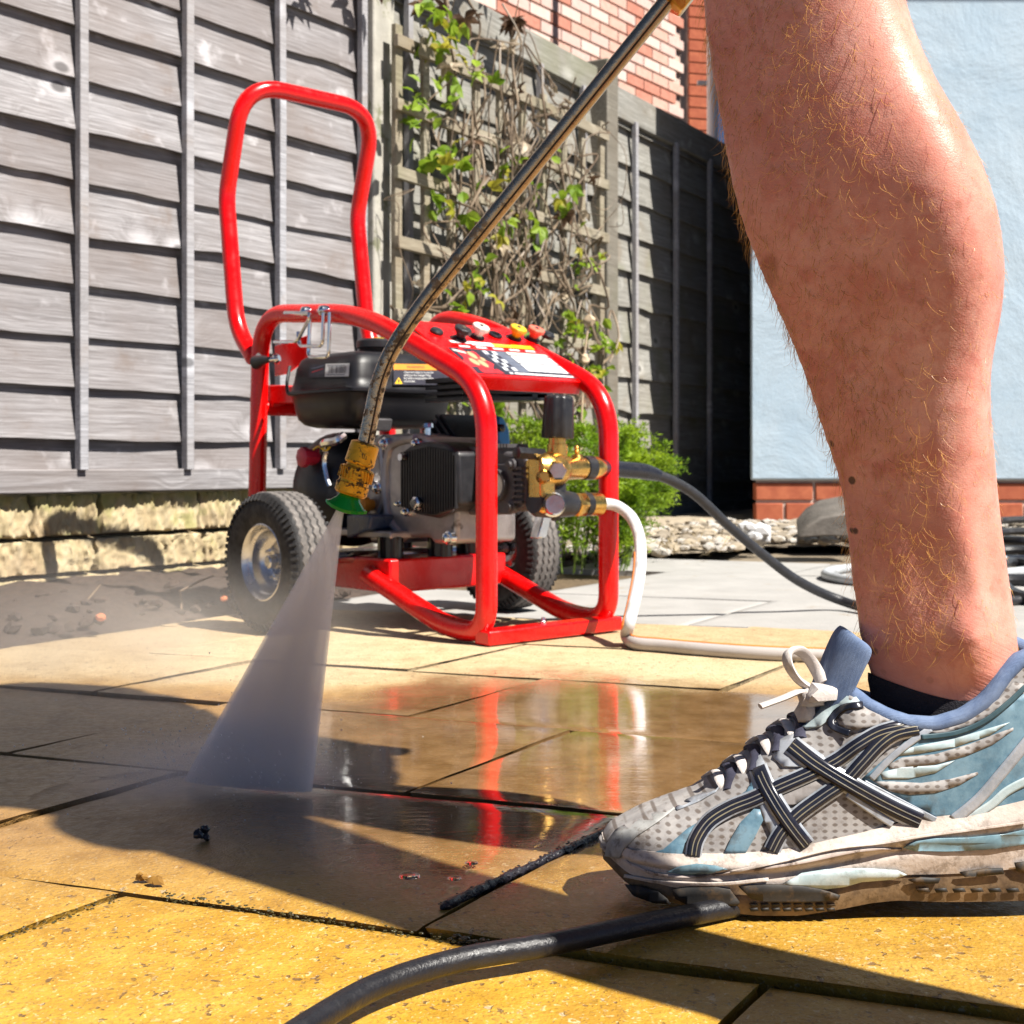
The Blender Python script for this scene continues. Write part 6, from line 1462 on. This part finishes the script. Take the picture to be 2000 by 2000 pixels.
ribbon('stitching', [(1260, 705), (1380, 768), (1480, 820), (1560, 862)], 12, SILV, .0017); ribbon('stitching', [(1190, 752), (1280, 815), (1380, 880)], 14, SILV, .0020)
ribbon('stitching', [(1540, 478), (1450, 540), (1370, 605), (1290, 690)], 13, SILV, .0017)
# collar rim, tongue, lining, sock
cpts = []
for px in range(1612, 2119, 14):
    X = X_(px); zb, zt, w_, wt = up_par(X); cpts.append((X, wt, zt))
bm = B(); tube(bm, [Vector((x, DC-y, z)) for x, y, z in cpts]+[Vector((x, DC+y, z)) for x, y, z in cpts[::-1][1:]], .0052, 12); obj('collar', bm, COLL, shoe)
tg = [P(1590, 1400, DC), P(1604, 1352, DC), P(1624, 1300, DC), P(1640, 1262, DC), P(1650, 1243, DC), P(1656, 1238, DC)]
bm = B(); rings = []; TC = catmull(tg, 6)
for i, p in enumerate(TC):
    t = (TC[min(i+1, len(TC)-1)]-TC[max(i-1, 0)]).normalized(); nn = Vector((-t.z, 0, t.x)); f_ = i/(len(TC)-1); hw = lerp(.029, .031, f_)*math.sqrt(max(.02, 1-sstep(.45, 1.04, f_)**2)); th = .0065*(1-.6*sstep(.9, 1, f_)); ring = []
    for k in range(24):
        an = 2*math.pi*k/24; y = hw*math.cos(an); bend = 10*y*y*(1+f_*.4); ring.append(bm.verts.new(p+Vector((bend, y, -bend*.15))+nn*(th*math.sin(an))))
    rings.append(ring)
for A, Bq in zip(rings, rings[1:]):
    for k in range(24): bm.faces.new((A[k], A[(k+1) % 24], Bq[(k+1) % 24], Bq[k]))
bm.faces.new(rings[0][::-1]); bm.faces.new(rings[-1]); obj('tongue', bm, COLL, shoe)
bm = B(); rings = []
for k2 in range(12):
    ring = []
    for k in range(48):
        a = 2*math.pi*k/48; f_ = k2/11; ca = math.cos(a); top = 1352-38*abs(ca)**1.5*(1 if ca < 0 else .55); ring.append(bm.verts.new(leg_surface(lerp(top, 1475, f_), a, .0022 if f_ else .0008)))
    rings.append(ring)
for A, Bq in zip(rings, rings[1:]):
    for k in range(48): bm.faces.new((A[k], A[(k+1) % 48], Bq[(k+1) % 48], Bq[k]))
obj('sock', bm, plain('black_sock', (.012, .010, .016), .95, bump=.6, bs=900), person)
# laces: bow loop, loose end, knot, rungs over the throat
def lace(name, l, r=.0030, d=DC-.012): 
    bm = B(); c_ = catmull([P(x, y, d+dd) for x, y, dd in l], 8); tube(bm, c_, [r]*len(c_), 10, sx=1.25, sy=.65); return obj(name, bm, LACE, shoe)
def q8(l): return [(1100+x/2.1467, 1200+y/2.1467, dd) for x, y, dd in l]
lace('lace', q8([(1050, 318, 0), (985, 275, -.004), (945, 215, -.008), (942, 165, -.006), (985, 150, .0), (1030, 185, .006), (1065, 240, .006), (1088, 292, .0)]), .0036)
lace('lace', q8([(1040, 322, 0), (985, 325, -.006), (920, 352, -.012), (826, 386, -.016)]), .0026)
bm = B(); rock(bm, P(1582, 1362, DC-.016), .0075, 3, (1.1, 1, .9), 2); rock(bm, P(1604, 1354, DC-.020), .0080, 9, (1.4, 1, .8), 2); rock(bm, P(1574, 1388, DC-.014), .0068, 5, (1, 1, 1.1), 2); obj('lace_knot', bm, LACE, shoe)
for i, (x, y) in enumerate(((985, 425), (940, 470), (895, 520), (845, 548), (800, 600), (745, 640), (700, 672), (655, 705))):
    px, py = 1100+x/2.1467, 1200+y/2.1467; X = X_(px); z = interp(topc, X); bm = B()
    tube(bm, catmull([Vector((X+.004*(1 if i % 2 else -1), DC-.026, z-.008)), Vector((X, DC-.014, z-.0012)), Vector((X, DC, z+.0012)), Vector((X, DC+.014, z-.0012)), Vector((X-.004*(1 if i % 2 else -1), DC+.026, z-.008))], 5), .0030, 10, sx=1.5, sy=.6)
    obj('lace', bm, LACE if i % 2 else shoe_mat('dark_lace_loop', (.02, .02, .04), (.05, .05, .08), .8, 'weave', .2) if i == 0 else (LACE if i % 2 else bpy.data.materials['dark_lace_loop']), shoe)
# sole details
patch('sole_insert', [(430, 1082), (490, 1055), (560, 1044), (640, 1052), (690, 1068), (620, 1082), (520, 1090)], GELM, .0012, ray_mid)
patch('sole_insert', [(1425, 975), (1480, 950), (1560, 938), (1700, 935), (1850, 920), (2000, 888), (2000, 955), (1800, 985), (1600, 996), (1480, 992)], GELM, .0012, ray_mid)
patch('sole_insert', [(920, 1128), (1000, 1085), (1100, 1068), (1250, 1062), (1400, 1072), (1440, 1090), (1380, 1110), (1250, 1120), (1180, 1140), (1100, 1150), (1000, 1140)], PALET, .0012, ray_mid)
ribbon('groove_shade', [(260, 1032), (300, 1055), (400, 1090), (560, 1100), (760, 1075), (1000, 1040), (1250, 990), (1420, 985)], 4.5, shoe_mat('foam_shadow_line', (.40, .32, .28), (.5, .42, .38), .7, 'plain', .8), .0006, ray_mid, th=.0007)  # shade of a midsole groove, painted as a ribbon darker than the foam
ribbon('sole_ridge', [(700, 1078), (900, 1040), (1130, 985), (1330, 960), (1500, 930), (1700, 905), (1940, 870)], 5, FOAM, .0010, ray_mid, th=.0012)
ribbon('sole_ridge', [(260, 1095), (420, 1120), (640, 1128), (860, 1112)], 6, FOAM, .0008, ray_mid, th=.0012)
def lug(poly): patch('outsole_lug', poly, OUTS, .0012, ray_mid, th=.0012)
lug([(262, 1130), (330, 1140), (400, 1160), (438, 1192), (450, 1215), (380, 1208), (300, 1180)])
def lug2(poly): patch('outsole_lug', poly, OUTS, .0006, ray_mid, th=.0005)
lug([(455, 1150), (520, 1142), (640, 1140), (700, 1150), (740, 1205), (730, 1220), (620, 1222), (520, 1216), (470, 1190)])
lug([(735, 1138), (860, 1130), (1000, 1136), (1080, 1150), (1160, 1176), (1150, 1196), (1000, 1206), (860, 1204), (790, 1190)])
lug([(1445, 1112), (1500, 1100), (1580, 1105), (1570, 1125), (1480, 1130)]); lug([(1660, 1080), (1760, 1066), (1840, 1062), (1845, 1085), (1740, 1096), (1680, 1098)]); lug([(1890, 1040), (1990, 1030), (2050, 1060), (1960, 1090), (1900, 1075)])
for i in range(16): 
    x = 780+(i % 8)*46; y = 1212+(i//8)*20; lug2([(x, y), (x+34, y-3), (x+40, y+10), (x+6, y+13)])
for i in range(7):
    x = 1480+i*75; lug2([(x, 1150), (x+50, 1146), (x+58, 1162), (x+8, 1166)])
